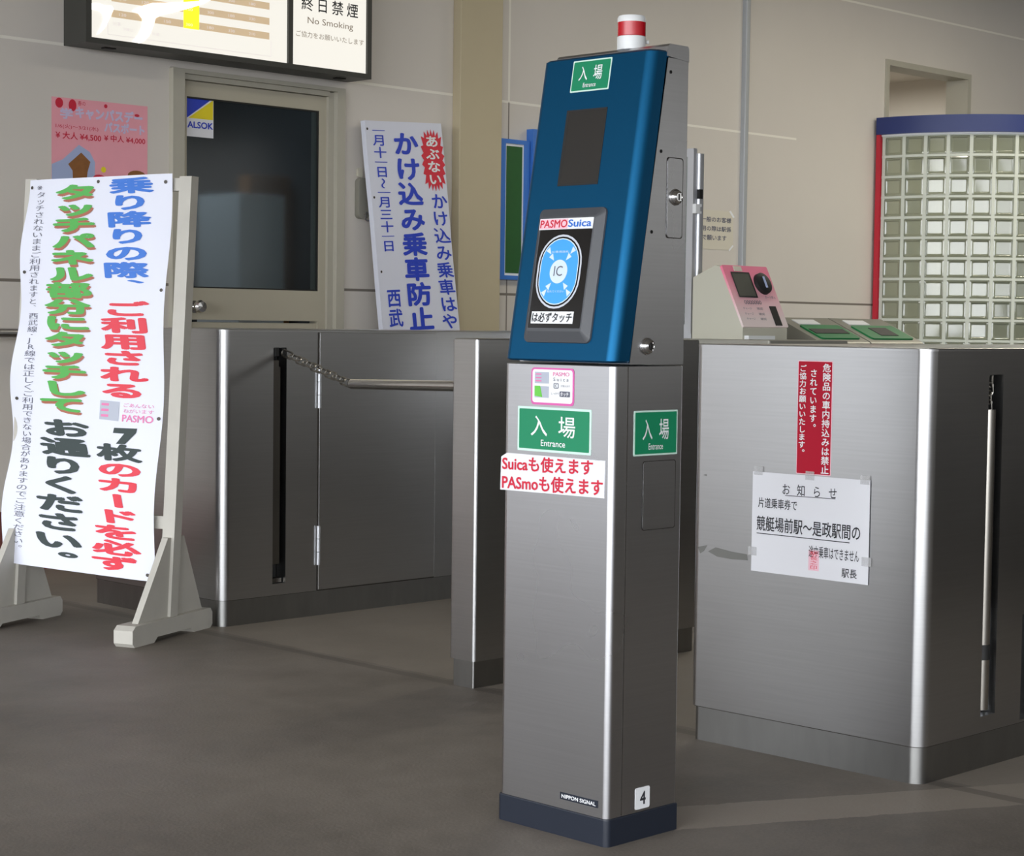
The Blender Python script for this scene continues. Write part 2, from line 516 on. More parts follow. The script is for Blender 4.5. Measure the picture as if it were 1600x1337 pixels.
# ------------------------------------------------------------------ the setting
WY = 6.7
structure('floor', 'floor', lambda bm: box(bm, -40, 15.2, -40, 9.4, -0.1, 0.0))
structure('ceiling', 'ceiling_paint', lambda bm: box(bm, -4.5, 15.2, -7.5, 9.4, 3.3, 3.42))
def wall_back(bm):
    def s(x0, x1, z0, z1): box(bm, x0, x1, WY, WY+0.14, z0, z1)
    s(-0.8, 4.66, 0, 3.3); s(4.66, 5.59, 2.057, 3.3); s(5.59, 9.88, 0, 3.3)
    s(9.88, 10.84, 2.645, 3.3); s(10.84, 15, 0, 3.3)
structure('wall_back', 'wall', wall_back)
structure('unseen_wall_right', 'far_wall_dark', lambda bm: (box(bm, 15.0, 15.2, -6, 6.84, 0, 3.3)))  # unseen wall, added dark so the steel has darkness to reflect
structure('unseen_wall_front', 'far_wall_dark', lambda bm: (box(bm, 3.0, 15.2, -6.2, -6, 0, 1.25)))  # unseen wall added for dark reflections, kept low to let sky in above
def alcove(bm):
    box(bm, 9.3, 9.42, WY+0.14, 9.2, 0, 3.3); box(bm, 11.9, 12.02, WY+0.14, 9.2, 0, 3.3)
    box(bm, 9.3, 12.02, 9.2, 9.32, 0, 3.3); box(bm, 9.42, 11.9, WY+0.14, 9.2, 2.8, 2.9)
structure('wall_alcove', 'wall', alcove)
structure('baseboard_back', 'dado_brown', lambda bm: box(bm, -0.8, 4.652, WY-0.012, WY, 0, 0.24))
structure('trim_1', 'pilaster_cream', lambda bm: rbox(bm, 6.275, 6.555, WY-0.055, WY, 0, 3.3, 0.004))
def opening_trim(bm):
    y0, y1 = WY-0.012, WY+0.15
    box(bm, 9.88, 9.915, y0, y1, 0, 2.645); box(bm, 10.80, 10.84, y0, y1, 0, 2.645); box(bm, 9.915, 10.80, y0, y1, 2.61, 2.645)
structure('trim_2', 'door_frame', opening_trim)

# office door with obscure glass
door = structure('door_1', 'door_frame', lambda bm: (
    box(bm, 4.655, 4.714, WY-0.03, WY+0.12, 0, 2.052), box(bm, 5.542, 5.588, WY-0.03, WY+0.12, 0, 2.052),
    box(bm, 5.51, 5.542, WY-0.005, WY+0.12, 0, 2.03),
    box(bm, 4.714, 5.542, WY-0.03, WY+0.12, 2.034, 2.052), box(bm, 4.714, 5.51, WY-0.012, WY+0.12, 2.012, 2.034)), loc=(5.14, WY, 0))
def leaf(bm):
    y0, y1 = WY+0.01, WY+0.045
    box(bm, 4.716, 4.752, y0, y1, 0.02, 2.01); box(bm, 5.468, 5.518, y0, y1, 0.02, 2.01)
    box(bm, 4.752, 5.468, y0, y1, 1.945, 2.01); box(bm, 4.752, 5.468, y0, y1, 1.005, 1.14)
    box(bm, 4.752, 5.468, y0+0.012, y1, 0.02, 0.995)
lf = part('door_leaf', 'door_leaf', door, leaf)
part('glass_pane', 'obscure_glass', lf, lambda bm: box(bm, 4.752, 5.468, WY+0.022, WY+0.028, 1.14, 1.945))
part('glazing_bead', 'slot_black', lf, lambda bm: (box(bm, 4.752, 5.468, WY+0.012, WY+0.02, 1.938, 1.945), box(bm, 5.46, 5.468, WY+0.012, WY+0.02, 1.14, 1.945), box(bm, 4.752, 5.468, WY+0.012, WY+0.02, 1.14, 1.146)))
part('door_knob', 'chrome', lf, lambda bm: lathe(bm, (4.79, WY+0.01, 1.06), (0, -1, 0), [(0.026, 0), (0.026, 0.006), (0.012, 0.009), (0.012, 0.03), (0.025, 0.036), (0.028, 0.052), (0.022, 0.064), (0.0, 0.066)]), label='round chrome door knob')
fd = fmap((0.014, WY+0.0205, 0.004), (1, 0, 0), (0, 0, 1), (0, -1, 0))
st = part('security_sticker', 'paper', door, lambda bm: plate(bm, fd, 4.742, 4.882, 1.775, 1.944, 0, 0.001), label='small blue and yellow security sticker')
part('blue_triangle', 'alarm_blue', st, lambda bm: shape(bm, fd, [(4.744, 1.942), (4.876, 1.942), (4.744, 1.852)], 0.002))
part('yellow_triangle', 'yellow', st, lambda bm: shape(bm, fd, [(4.879, 1.936), (4.879, 1.852), (4.752, 1.852)], 0.002))
part('lettering', 'alarm_blue', st, lambda bm: (htext(bm, fd, 'ALSOK', 4.748, 4.878, 1.812, 1.838, 0.002, 0.03),))
solo('storage_locker', 'white_plastic', (5.95, 7.6, 0), 'pale storage locker blurred behind the office door glass', 'locker', lambda bm: rbox(bm, 5.62, 5.9, 7.5, 7.85, 0, 1.62, 0.01, 0.005))
solo('office_partition', 'poster_brown', (6.15, 8.2, 0), 'brown partition blurred behind the office door glass', 'partition', lambda bm: rbox(bm, 5.98, 6.25, 7.9, 8.0, 0, 1.75, 0.01, 0.005))
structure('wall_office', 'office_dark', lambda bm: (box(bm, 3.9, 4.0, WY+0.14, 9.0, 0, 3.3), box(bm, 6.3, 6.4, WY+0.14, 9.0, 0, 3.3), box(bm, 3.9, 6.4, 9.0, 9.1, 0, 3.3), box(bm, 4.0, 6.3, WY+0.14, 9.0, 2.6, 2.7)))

# ------------------------------------------------------------------ card reader post
RX, RY = 2.693, 2.42
RW = 0.295
rd = thing('card_reader_post', (RX, RY, 0), 'slim stainless steel fare card reader post with blue sloping front and red lamp on top', 'card reader')
part('body', 'steel_reader', rd, lambda bm: rbox(bm, RX, RX+0.204, RY, RY+RW, 0.05, 0.924, (0.013, 0.004, 0.004, 0.013), 0.002, 8))
part('plinth', 'plinth_navy', rd, lambda bm: rbox(bm, RX-0.003, RX+0.207, RY-0.003, RY+RW+0.003, 0, 0.054, (0.012, 0.004, 0.004, 0.012), 0.003), label='dark navy plinth')
def housing(bm):
    prism(bm, [(RX+0.0445, 0.927), (RX+0.1385, 1.519), (RX+0.2035, 1.519), (RX+0.2035, 0.927)], 'y', RY, RY+RW)
part('upper_housing', 'steel_reader', rd, housing)
def cap(bm):
    prism(bm, [(RX+0.1375, 1.522), (RX+0.1415, 1.541), (RX+0.147, 1.546), (RX+0.2, 1.546), (RX+0.2045, 1.541), (RX+0.2045, 1.516)], 'y', RY-0.001, RY+RW+0.001)
part('top_cap', 'steel_reader', rd, cap)
part('corner_strip', 'seam_dark', rd, lambda bm: box(bm, RX+0.0395, RX+0.0415, RY-0.0006, RY+0.001, 0.056, 0.923))
SL = 0.1694
def blue(bm):
    rings = []
    for z, ins in ((0.930, 0.004), (0.9335, 0.0), (1.5285, 0.0), (1.532, 0.004)):
        dx = SL*(z-0.931)
        rings.append([(x+dx, y, z) for x, y in rrect(RX-0.004+ins, RX+0.0435, RY+ins, RY+RW-ins, (0.02, 0.0, 0.0, 0.02), 8)])
    loft(bm, rings)
bp = part('front_panel', 'blue_panel', rd, blue, label='metallic blue sloping front panel')
el = V((SL, 0, 1)).normalized(); en = V((-1, 0, SL)).normalized()
fb = fmap((RX-0.004, RY+RW, 0.931), (0, -1, 0), el, en)
def entrance(par, fm, x0, x1, y0, y1, r=0.002):
    s = part('entrance_label', 'pale_mint', par, lambda bm: plate(bm, fm, x0, x1, y0, y1, -0.001, 0.0008, r), label='green and white entrance label')
    w, h = x1-x0, y1-y0; e = 0.018*max(w, h)+0.001
    part('green_field', 'green_label', s, lambda bm: plate(bm, fm, x0+e, x1-e, y0+e, y1-e, 0, 0.0012, r))
    def tx(bm):
        vtext(bm, fm, '入', x0+w*0.18, x0+w*0.42, y0+h*0.84, y0+h*0.32, 0.0016, 0.007)
        vtext(bm, fm, '場', x0+w*0.56, x0+w*0.80, y0+h*0.84, y0+h*0.32, 0.0016, 0.007)
        htext(bm, fm, 'Entrance', x0+w*0.33, x0+w*0.66, y0+h*0.13, y0+h*0.27, 0.0016, 0.006)
    part('lettering', 'white_print', s, tx)
entrance(rd, fb, 0.0895, 0.1925, 0.5375, 0.6015)
def window(bm):
    ring2(bm, fb, rrect(0.0885, 0.1965, 0.3485, 0.5015, 0.0), rrect(0.0945, 0.1945, 0.352, 0.4985, 0.0), 0.0008)
dw = part('display_window', 'screen_dark', rd, lambda bm: plate(bm, fb, 0.0885, 0.1965, 0.3485, 0.5015, -0.001, 0.0006), label='dark display window')
part('window_edge', 'slot_black', dw, window)
# touch unit
def bezel(bm):
    loft(bm, [[fb(x, y, n) for x, y in rrect(0.054+i, 0.2325-i, 0.035+i*1.3, 0.3025-i*1.2, max(0.012-i*0.4, 0.003), 5)]
              for n, i in ((-0.001, 0), (0.004, 0.0006), (0.0145, 0.0155), (0.0155, 0.0172))])
tu = part('touch_unit', 'bezel_grey', rd, bezel, label='dark grey raised touch unit')
N = 0.0155
part('touch_plate', 'gloss_black', tu, lambda bm: plate(bm, fb, 0.0735, 0.2125, 0.062, 0.278, N-0.001, N+0.0006, 0.002))
def stadium(cx, cy, w, h, seg=14):
    r = w/2; s = h/2-r; out = []
    for k in range(seg+1):
        a = math.pi*k/seg; out.append((cx+r*math.cos(a), cy+s+r*math.sin(a)))
    for k in range(seg+1):
        a = math.pi+math.pi*k/seg; out.append((cx+r*math.cos(a), cy-s+r*math.sin(a)))
    return out
OC = (0.1385, 0.1735)
part('silver_ring', 'silver_ring', tu, lambda bm: ring2(bm, fb, stadium(*OC, 0.117, 0.147), stadium(*OC, 0.109, 0.139), N+0.0012))
tm = part('touch_mark', 'blue_touch', rd, lambda bm: shape(bm, fb, stadium(*OC, 0.101, 0.131), N+0.0012), label='lit blue touch mark')
def touch_white(bm):
    ring2(bm, fb, stadium(*OC, 0.102, 0.132), stadium(*OC, 0.098, 0.128), N+0.0016)
    shape(bm, fb, [(OC[0]+0.0235*math.cos(a*math.pi/16), OC[1]+0.0235*math.sin(a*math.pi/16)) for a in range(32)], N+0.0016)
    for sx in (-1, 1):
        for sy in (-1, 1):
            for q in (0.0235, 0.034):
                cx, cy = OC[0]+sx*q*0.92, OC[1]+sy*q*1.2
                dx, dy = -sx*0.0058, -sy*0.0064
                shape(bm, fb, [(cx+dx, cy+dy), (cx-dx*0.7-dy*0.7, cy-dy*0.7+dx*0.7), (cx-dx*0.7+dy*0.7, cy-dy*0.7-dx*0.7)], N+0.0016)
    htext(bm, fb, 'IC専用改札', OC[0]-0.024, OC[0]+0.022, OC[1]+0.037, OC[1]+0.0415, N+0.0016)
    htext(bm, fb, '触れてください', OC[0]-0.024, OC[0]+0.022, OC[1]-0.0415, OC[1]-0.037, N+0.0016)
part('touch_pattern', 'touch_white', tm, touch_white)
part('lettering', 'ink_grey', tm, lambda bm: htext(bm, fb, 'IC', OC[0]-0.012, OC[0]+0.011, OC[1]-0.009, OC[1]+0.011, N+0.0022, -0.004))
cs = part('card_name_strip', 'white_print', rd, lambda bm: plate(bm, fb, 0.0705, 0.2135, 0.2575, 0.2795, N-0.001, N+0.0013), label='white strip with red and blue card names')
part('pink_field', 'pale_pink_paper', cs, lambda bm: shape(bm, fb, [(0.0715, 0.2585), (0.147, 0.2585), (0.147, 0.2785), (0.0715, 0.2785)], N+0.0016))
part('red_lettering', 'red_print', cs, lambda bm: htext(bm, fb, 'PASMO', 0.0735, 0.1455, 0.2612, 0.2762, N+0.002, 0.02))
part('blue_lettering', 'ink_blue', cs, lambda bm: htext(bm, fb, 'Suica', 0.149, 0.2095, 0.2618, 0.276, N+0.002, 0.02))
ts = part('touch_strip', 'white_print', rd, lambda bm: plate(bm, fb, 0.0805, 0.193, 0.0705, 0.0945, N-0.001, N+0.0013), label='white strip with black lettering')
part('lettering', 'ink_black', ts, lambda bm: htext(bm, fb, 'は必ずタッチ', 0.0835, 0.19, 0.0735, 0.0920, N+0.002, 0.02))
# stickers on the lower front
ff = fmap((RX, RY+RW, 0), (0, -1, 0), (0, 0, 1), (-1, 0, 0))
s1 = part('card_sticker', 'magenta_edge', rd, lambda bm: plate(bm, ff, 0.077, 0.193, 0.844, 0.917, -0.001, 0.0008, 0.008), label='small sticker with pink rim')
part('white_field', 'white_print', s1, lambda bm: plate(bm, ff, 0.081, 0.189, 0.8485, 0.9135, 0, 0.0012, 0.006))
for z in (0.886, 0.858): part('grey_card', 'card_grey', s1, lambda bm: plate(bm, ff, 0.0875, 0.126, z, z+0.0225, 0.001, 0.0016))
part('green_card', 'lime', s1, lambda bm: shape(bm, ff, [(0.0875, 0.861), (0.109, 0.859), (0.103, 0.881), (0.0875, 0.881)], 0.002))
part('pink_lettering', 'pink_print', s1, lambda bm: htext(bm, ff, 'PASMO', 0.1375, 0.181, 0.9015, 0.909, 0.002, 0.012))
for y in (0.904, 0.897, 0.891): part('pink_bar', 'pink_print', s1, lambda bm: bar2(bm, ff, 0.09, y, 0.106, y, 0.0026, 0.002))
def smalltext(bm):
    htext(bm, ff, 'S u i c a', 0.1385, 0.179, 0.8915, 0.8985, 0.002)
    ring2(bm, ff, rrect(0.139, 0.153, 0.877, 0.888, 0.003), rrect(0.1405, 0.1515, 0.8785, 0.8865, 0.002), 0.002)
    htext(bm, ff, 'IC', 0.1425, 0.1495, 0.8795, 0.8855, 0.002)
    htext(bm, ff, 'が使えます', 0.159, 0.183, 0.8805, 0.8845, 0.002)
    htext(bm, ff, 'しっかり', 0.133, 0.154, 0.865, 0.8695, 0.002)
    plate(bm, ff, 0.1555, 0.183, 0.861, 0.872, 0.001, 0.0018, 0.002)
part('grey_lettering', 'ink_grey', s1, smalltext)
part('white_lettering', 'white_print', s1, lambda bm: htext(bm, ff, 'タッチ', 0.1585, 0.18, 0.8625, 0.8705, 0.0024, 0.02))
entrance(rd, ff, 0.041, 0.2395, 0.7515, 0.8395)
fl = lambda x, y, n=0.0: ff(x, y+(x-0.135)*0.02, n)      # the strip is stuck on slightly askew
s2 = part('paper_strip', 'paper', rd, lambda bm: loft(bm, [[fl(x, y, n) for x, y in ((-0.006, 0.672), (0.276, 0.669), (0.2775, 0.7405), (0.012, 0.7465), (-0.004, 0.7385))] for n in (-0.0005, 0.0014)]), label='white paper strip with red handwriting style lettering')
part('lettering', 'red_print', s2, lambda bm: htext(bm, fl, 'Suicaも使えます', 0.0005, 0.246, 0.7115, 0.741, 0.0022, 0.022))
part('lettering', 'red_print', s2, lambda bm: htext(bm, fl, 'PASmoも使えます', 0.0005, 0.2725, 0.6735, 0.704, 0.0022, 0.022))
s3 = part('maker_plate', 'plinth_navy', rd, lambda bm: plate(bm, ff, 0.1715, 0.2715, 0.0725, 0.0865, -0.001, 0.0012), label='small dark maker plate')
part('lettering', 'white_print', s3, lambda bm: htext(bm, ff, 'NIPPON SIGNAL', 0.1765, 0.2665, 0.0758, 0.0832, 0.0018, 0.02))
# right-hand side
fs = fmap((RX, RY, 0), (1, 0, 0), (0, 0, 1), (0, -1, 0))
entrance(rd, fs, 0.0595, 0.1885, 0.7505, 0.838)
s4 = part('number_label', 'white_print', rd, lambda bm: plate(bm, fs, 0.081, 0.1235, 0.059, 0.1015, -0.001, 0.0008, 0.004), label='white label with the number 4')
part('lettering', 'ink_black', s4, lambda bm: htext(bm, fs, '4', 0.0945, 0.1105, 0.068, 0.093, 0.0014, 0.02))
def panel_lines(bm, x0, x1, z0, z1):
    ring2(bm, fs, rrect(x0, x1, z0, z1, 0.006), rrect(x0+0.0016, x1-0.0016, z0+0.0016, z1-0.0016, 0.005), 0.0008)
part('access_panel', 'steel_reader', rd, lambda bm: plate(bm, fs, 0.089, 0.183, 0.6075, 0.7375, -0.001, 0.0012, 0.005))
part('panel_gap', 'seam_dark', rd, lambda bm: panel_lines(bm, 0.0865, 0.1855, 0.605, 0.740))
part('access_panel', 'steel_reader', rd, lambda bm: plate(bm, fs, 0.146, 0.1905, 1.174, 1.3265, -0.001, 0.0012, 0.006))
part('panel_gap', 'seam_dark', rd, lambda bm: panel_lines(bm, 0.144, 0.1925, 1.172, 1.3285))
for kx, kz in ((0.170, 1.252), (0.094, 0.962)):
    k = part('lock', 'chrome', rd, lambda bm: lathe(bm, (RX+kx, RY, kz), (0, -1, 0), [(0.0165, -0.001), (0.0165, 0.002), (0.015, 0.0035), (0.0145, 0.006), (0.0125, 0.0095), (0.0085, 0.0115), (0.008, 0.0105), (0.0, 0.0105)]), label='round chrome lock')
    part('keyhole', 'hole_black', k, lambda bm: box(bm, RX+kx-0.0015, RX+kx+0.0015, RY-0.0112, RY-0.009, kz-0.006, kz+0.006))
for hx, hz in ((0.151, 1.492), (0.126, 1.338), (0.102, 1.182)):
    part('screw_hole', 'hole_black', rd, lambda bm: cyl(bm, (RX+hx, RY+0.001, hz), (RX+hx, RY-0.0008, hz), 0.0035, 10))
lx, ly = RX+0.168, RY+0.118
lamp = part('warning_lamp', 'white_plastic', rd, lambda bm: lathe(bm, (lx, ly, 1.546), (0, 0, 1), [(0.0285, 0), (0.0285, 0.0255), (0.027, 0.0265), (0.0, 0.0265)]))
part('red_lens', 'red_lens', lamp, lambda bm: lathe(bm, (lx, ly, 1.5725), (0, 0, 1), [(0.0265, 0), (0.028, 0.001), (0.028, 0.0275), (0.0, 0.0275)]), label='red translucent lamp lens')
part('lamp_cap', 'white_plastic', lamp, lambda bm: lathe(bm, (lx, ly, 1.6), (0, 0, 1), [(0.0285, 0), (0.0285, 0.008), (0.026, 0.0125), (0.0, 0.013)]))
part('lamp_screw', 'white_plastic', lamp, lambda bm: cyl(bm, (lx+0.022, ly-0.0195, 1.563), (lx+0.026, ly-0.0225, 1.563), 0.004, 10))

# ------------------------------------------------------------------ right-hand gate
g = thing('ticket_gate', (3.568, 2.286, 0), 'stainless steel ticket gate cabinet with a taped white notice and a tall red sticker', 'ticket gate', 'stainless steel gate cabinets')
bd = part('body', 'steel_gate', g, lambda bm: rbox(bm, 3.568, 5.2, 2.286, 2.942, 0.084, 0.953, (0.032, 0.01, 0.01, 0.02), 0.0, 10))
cut(bd, [(3.811, 3.873, 2.2, 2.342, 0.121, 0.901), (3.985, 4.06, 2.2, 2.342, 0.09, 0.339)])
part('top_plate', 'steel_gate', g, lambda bm: rbox(bm, 3.5665, 5.2015, 2.2845, 2.9435, 0.953, 0.961, (0.0335, 0.01, 0.01, 0.0215), 0.003, 10))
part('plinth', 'steel_plinth', g, lambda bm: rbox(bm, 3.574, 5.194, 2.292, 2.936, 0, 0.084, (0.03, 0.01, 0.01, 0.018), 0.0, 10))
for q in ((3.8135, 3.8705, 2.338, 2.3415, 0.123, 0.899), (3.9875, 4.0575, 2.338, 2.3415, 0.092, 0.337)): part('slot_lining', 'slot_black', g, lambda bm: box(bm, *q))
part('plinth_gap', 'seam_dark', g, lambda bm: rbox(bm, 3.5705, 5.197, 2.2885, 2.9395, 0.0815, 0.0855, (0.032, 0.01, 0.01, 0.02), 0.0, 10))
bar = part('stowed_bar', 'steel_chain', g, lambda bm: cyl(bm, (3.831, 2.299, 0.135), (3.831, 2.299, 0.822), 0.0175, 20))
part('bar_collar', 'slot_black', bar, lambda bm: cyl(bm, (3.831, 2.299, 0.25), (3.831, 2.299, 0.285), 0.0183, 20))
part('slot_rail', 'aluminium', g, lambda bm: (box(bm, 3.852, 3.868, 2.315, 2.338, 0.125, 0.36),))
def links(bm, a, b, n, L, w, r):
    a, b = V(a), V(b); d = (b-a).normalized(); side = d.cross(V((0, 0, 1)))
    side = side.normalized() if side.length > 0.1 else V((1, 0, 0)); up = side.cross(d).normalized()
    for k in range(n):
        c = a+(b-a)*((k+0.5)/n); s = side if k % 2 else up
        s2 = (s+0.35*(up if k % 2 else side)).normalized()
        pts = []
        for q in range(12):
            t = 2*math.pi*q/12
            ex = math.cos(t)*w; ey = math.sin(t)*w + (1 if math.sin(t) > 0 else -1)*(L/2-w)
            pts.append(c+s2*ex+d*ey)
        tube(bm, pts, r, 6, True)
part('chain', 'steel_chain', bar, lambda bm: links(bm, (3.845, 2.303, 0.897), (3.833, 2.301, 0.82), 4, 0.03, 0.0075, 0.0024))
for p in (
    [(-2.945+0.02, 0.47), (-2.895, 0.477), (-2.905, 0.462), (-2.917, 0.455)], [(-2.893, 0.462), (-2.87, 0.474), (-2.82, 0.468), (-2.775, 0.466), (-2.772, 0.452), (-2.82, 0.45), (-2.865, 0.452)], [(-2.912, 0.645), (-2.902, 0.648), (-2.9, 0.643)]):
    part('tape_residue', 'tape_residue', g, lambda bm: shape(bm, fmap((3.568, 0, 0), (0, -1, 0), (0, 0, 1), (-1, 0, 0)), p, 0.0004))
fg = fmap((3.568, 0, 0), (0, -1, 0), (0, 0, 1), (-1, 0, 0))     # x = -Y on the gate's front
rs = part('warning_sticker', 'pale_pink_paper', g, lambda bm: plate(bm, fg, -2.6375, -2.5405, 0.666, 0.927, -0.001, 0.0006, 0.003), label='tall red sticker with white lettering')
part('red_field', 'red_sticker', rs, lambda bm: plate(bm, fg, -2.6355, -2.5425, 0.668, 0.925, 0, 0.001, 0.002))
for q in (('危険品の車内持込みは禁止', -2.568, -2.545, 0.922, 0.669), ('されています。', -2.603, -2.582, 0.909, 0.765), ('ご協力お願いいたします。', -2.6325, -2.6125, 0.918, 0.708)):
    part('lettering', 'white_print', rs, lambda bm: vtext(bm, fg, *q, 0.0014, 0.02))
nt_ = thing('paper_notice', (3.568, 2.595, 0.43), 'white paper notice taped below the tall red sticker on a steel gate', 'notice')
NO = (3.568-0.0025, 2.7595, 0.4295)
fn = fmap(NO, (0, -1, 0), (0, 0, 1), (-1, 0, 0))
NW, NH = 0.328, 0.2345
part('sheet', 'paper', nt_, lambda bm: plate(bm, fn, 0, NW, 0, NH, 0, 0.0012))
NX = lambda a: a*NW
NY = lambda b: NH*(1-b)
def title(bm):
    for i, c in enumerate('お知らせ'):
        a = (0.26, 0.39, 0.525, 0.66)[i]; vtext(bm, fn, c, NX(a), NX(a+0.075), NY(0.09), NY(0.215), 0.0018, 0.004)
part('title', 'ink_black', nt_, title)
for q in ((0.29, 0.215, 0.72, 0.205, 0.0015), (0.045, 0.615, 0.845, 0.615, 0.002)):
    part('underline', 'ink_black', nt_, lambda bm: bar2(bm, fn, NX(q[0]), NY(q[1]), NX(q[2]), NY(q[3]), q[4], 0.0018))
for t, x0, x1, y0, y1, w in (('片道乗車券で', 0.055, 0.395, 0.355, 0.255, 0.008), ('競艇場前駅〜是政駅間の', 0.045, 0.93, 0.585, 0.44, 0.012), ('途中乗車はできません', 0.505, 0.925, 0.795, 0.68, 0.004), ('駅長', 0.785, 0.91, 0.955, 0.87, 0.01)):
    part('lettering', 'ink_black', nt_, lambda bm: htext(bm, fn, t, NX(x0), NX(x1), NY(y0), NY(y1), 0.0018, w))
def seal(bm):
    plate(bm, fn, 0.503*NW, 0.592*NW, NH*0.075, NH*0.275, 0.0012, 0.0016)
part('seal', 'pale_pink_paper', nt_, seal, label='pale red ink seal')
part('seal_lettering', 'ink_red', nt_, lambda bm: vtext(bm, fn, '駅長之印', 0.515*NW, 0.582*NW, NH*0.265, NH*0.085, 0.002, -0.01))
for a, b in ((0.05, 1.01), (0.96, 1.0), (0.985, 0.22), (0.01, 0.2), (0.5, 1.0)):
    part('tape', 'tape_clear', nt_, lambda bm: plate(bm, fn, a*NW-0.012, a*NW+0.012, b*NH-0.01, b*NH+0.01, 0.0012, 0.0022))

# ------------------------------------------------------------------ middle gate
g2 = thing('ticket_gate', (3.609, 3.742, 0), 'thin stainless steel gate panel standing directly behind the blue fronted card reader', 'ticket gate', 'stainless steel gate cabinets')
part('body', 'steel_gate', g2, lambda bm: rbox(bm, 3.609, 4.56, 3.742, 3.842, 0.074, 0.962, (0.009, 0.01, 0.01, 0.009), 0.006, 6))
part('plinth', 'steel_plinth', g2, lambda bm: rbox(bm, 3.611, 4.556, 3.746, 3.828, 0, 0.074, (0.004, 0.01, 0.01, 0.004)))

# ------------------------------------------------------------------ left gate
g3 = thing('ticket_gate', (3.713, 5.043, 0), 'long stainless steel gate cabinet with hinged door beside the hand-lettered banner stand', 'ticket gate', 'stainless steel gate cabinets')
b3 = part('body', 'steel_gate', g3, lambda bm: rbox(bm, 3.713, 5.75, 5.043, 5.805, 0.086, 0.967, (0.034, 0.01, 0.01, 0.03), 0.0, 10))
cut(b3, [(3.923, 3.978, 4.9, 5.098, 0.124, 0.914)])
part('top_plate', 'steel_gate', g3, lambda bm: rbox(bm, 3.7115, 5.752, 5.0415, 5.8065, 0.967, 0.975, (0.0355, 0.01, 0.01, 0.031), 0.003, 10))
part('plinth', 'steel_plinth', g3, lambda bm: rbox(bm, 3.716, 5.746, 5.046, 5.8, 0, 0.086, (0.032, 0.01, 0.01, 0.03), 0.0, 10))
part('slot_lining', 'slot_black', g3, lambda bm: box(bm, 3.925, 3.976, 5.092, 5.0975, 0.126, 0.912))
part('plinth_gap', 'seam_dark', g3, lambda bm: rbox(bm, 3.714, 5.748, 5.044, 5.803, 0.0845, 0.088, (0.034, 0.01, 0.01, 0.03), 0.0, 10))
part('slot_rail', 'steel_dark', g3, lambda bm: (box(bm, 3.9245, 3.957, 5.05, 5.09, 0.19, 0.85), box(bm, 3.9245, 3.947, 5.046, 5.09, 0.835, 0.872), box(bm, 3.926, 3.974, 5.06, 5.09, 0.126, 0.14)))
for x in (3.926, 3.956): part('hook_block', 'slot_black', g3, lambda bm: box(bm, x, x+0.014, 5.036, 5.06, 0.886, 0.915))
ad = part('access_door', 'steel_gate', g3, lambda bm: bbox(bm, 4.117, 4.653, 5.038, 5.0445, 0.089, 0.966, 0.002), label='hinged stainless access door')
part('door_gap', 'seam_dark', g3, lambda bm: (box(bm, 4.1105, 4.117, 5.0415, 5.045, 0.088, 0.966), box(bm, 4.653, 4.6555, 5.0415, 5.045, 0.088, 0.966), box(bm, 4.112, 4.655, 5.0415, 5.045, 0.0862, 0.089)))
for z0 in (0.71, 0.175):
    h = part('hinge', 'aluminium', ad, lambda bm: [cyl(bm, (4.114, 5.036, z0+k*0.045), (4.114, 5.036, z0+k*0.045+0.043), 0.006, 12) for k in range(3)], label='knuckle hinge')

cb = thing('chain_bar', (3.95, 3.842, 0.81), 'horizontal steel bar hung on a chain from the gate cabinet with the hinged door', 'barrier')
BA, BB = V((3.955, 3.838, 0.820)), V((3.955, 4.69, 0.805))
part('bar', 'steel_bright', cb, lambda bm: (cyl(bm, BA, BB-V((0, 0.012, 0)), 0.0165, 24), cyl(bm, BB-V((0, 0.012, 0)), BB, 0.0165, 24, 0.011)))
part('chain', 'steel_chain', cb, lambda bm: links(bm, (3.955, 4.69, 0.805), (3.957, 5.032, 0.897), 9, 0.058, 0.0118, 0.0033))

# ------------------------------------------------------------------ hand-lettered sign stand
UO = V((3.488, 5.02, 0)); UU = V((0.92, 0.39, 0)).normalized(); WW = V((UU.y, -UU.x, 0))
def lean(w, z): return w+0.021*z, 0.05*z          # the upright frame leans back a little
def sp_(w, u, z):
    dw, du = lean(w, z); return UO+WW*dw+UU*(u+du)+V((0, 0, z))
ss = thing('sign_stand', (3.42, 5.28, 0), 'wavy white banner with green, blue and red handwriting on a pale wooden stand', 'sign')
def sbox(bm, w0, w1, u0, u1, z0, z1):
    loft(bm, [[sp_(w0, u0, z), sp_(w1, u0, z), sp_(w1, u1, z), sp_(w0, u1, z)] for z in (z0, z1)])
WL = -0.585
for w in (0.0, WL):
    part('post', 'painted_wood', ss, lambda bm: sbox(bm, w-0.022, w+0.022, -0.024, 0.018, 0.055, 1.455))
    def foot(bm):
        pts = [(-0.25, 0.012), (-0.238, 0), (-0.13, 0), (-0.11, 0.016), (0.085, 0.016), (0.105, 0), (0.205, 0), (0.217, 0.012), (0.217, 0.05), (0.205, 0.065), (-0.232, 0.065), (-0.25, 0.052)]
        loft(bm, [[UO+WW*q+UU*u+V((0, 0, z)) for u, z in pts] for q in (w-0.034, w+0.034)])
    part('foot', 'painted_wood', ss, foot)
    def gus(bm):
        pts = [(-0.19, 0.064), (0.185, 0.064), (0.06, 0.315), (-0.035, 0.315)]
        loft(bm, [[UO+WW*(q+0.021*z)+UU*(u+0.05*z*0.5)+V((0, 0, z)) for u, z in pts] for q in (w-0.011, w+0.011)])
    part('gusset', 'painted_wood', ss, gus)
for z in (1.41, 0.34):
    part('rail', 'painted_wood', ss, lambda bm: sbox(bm, WL+0.022, -0.022, -0.015, 0.012, z, z+0.04))
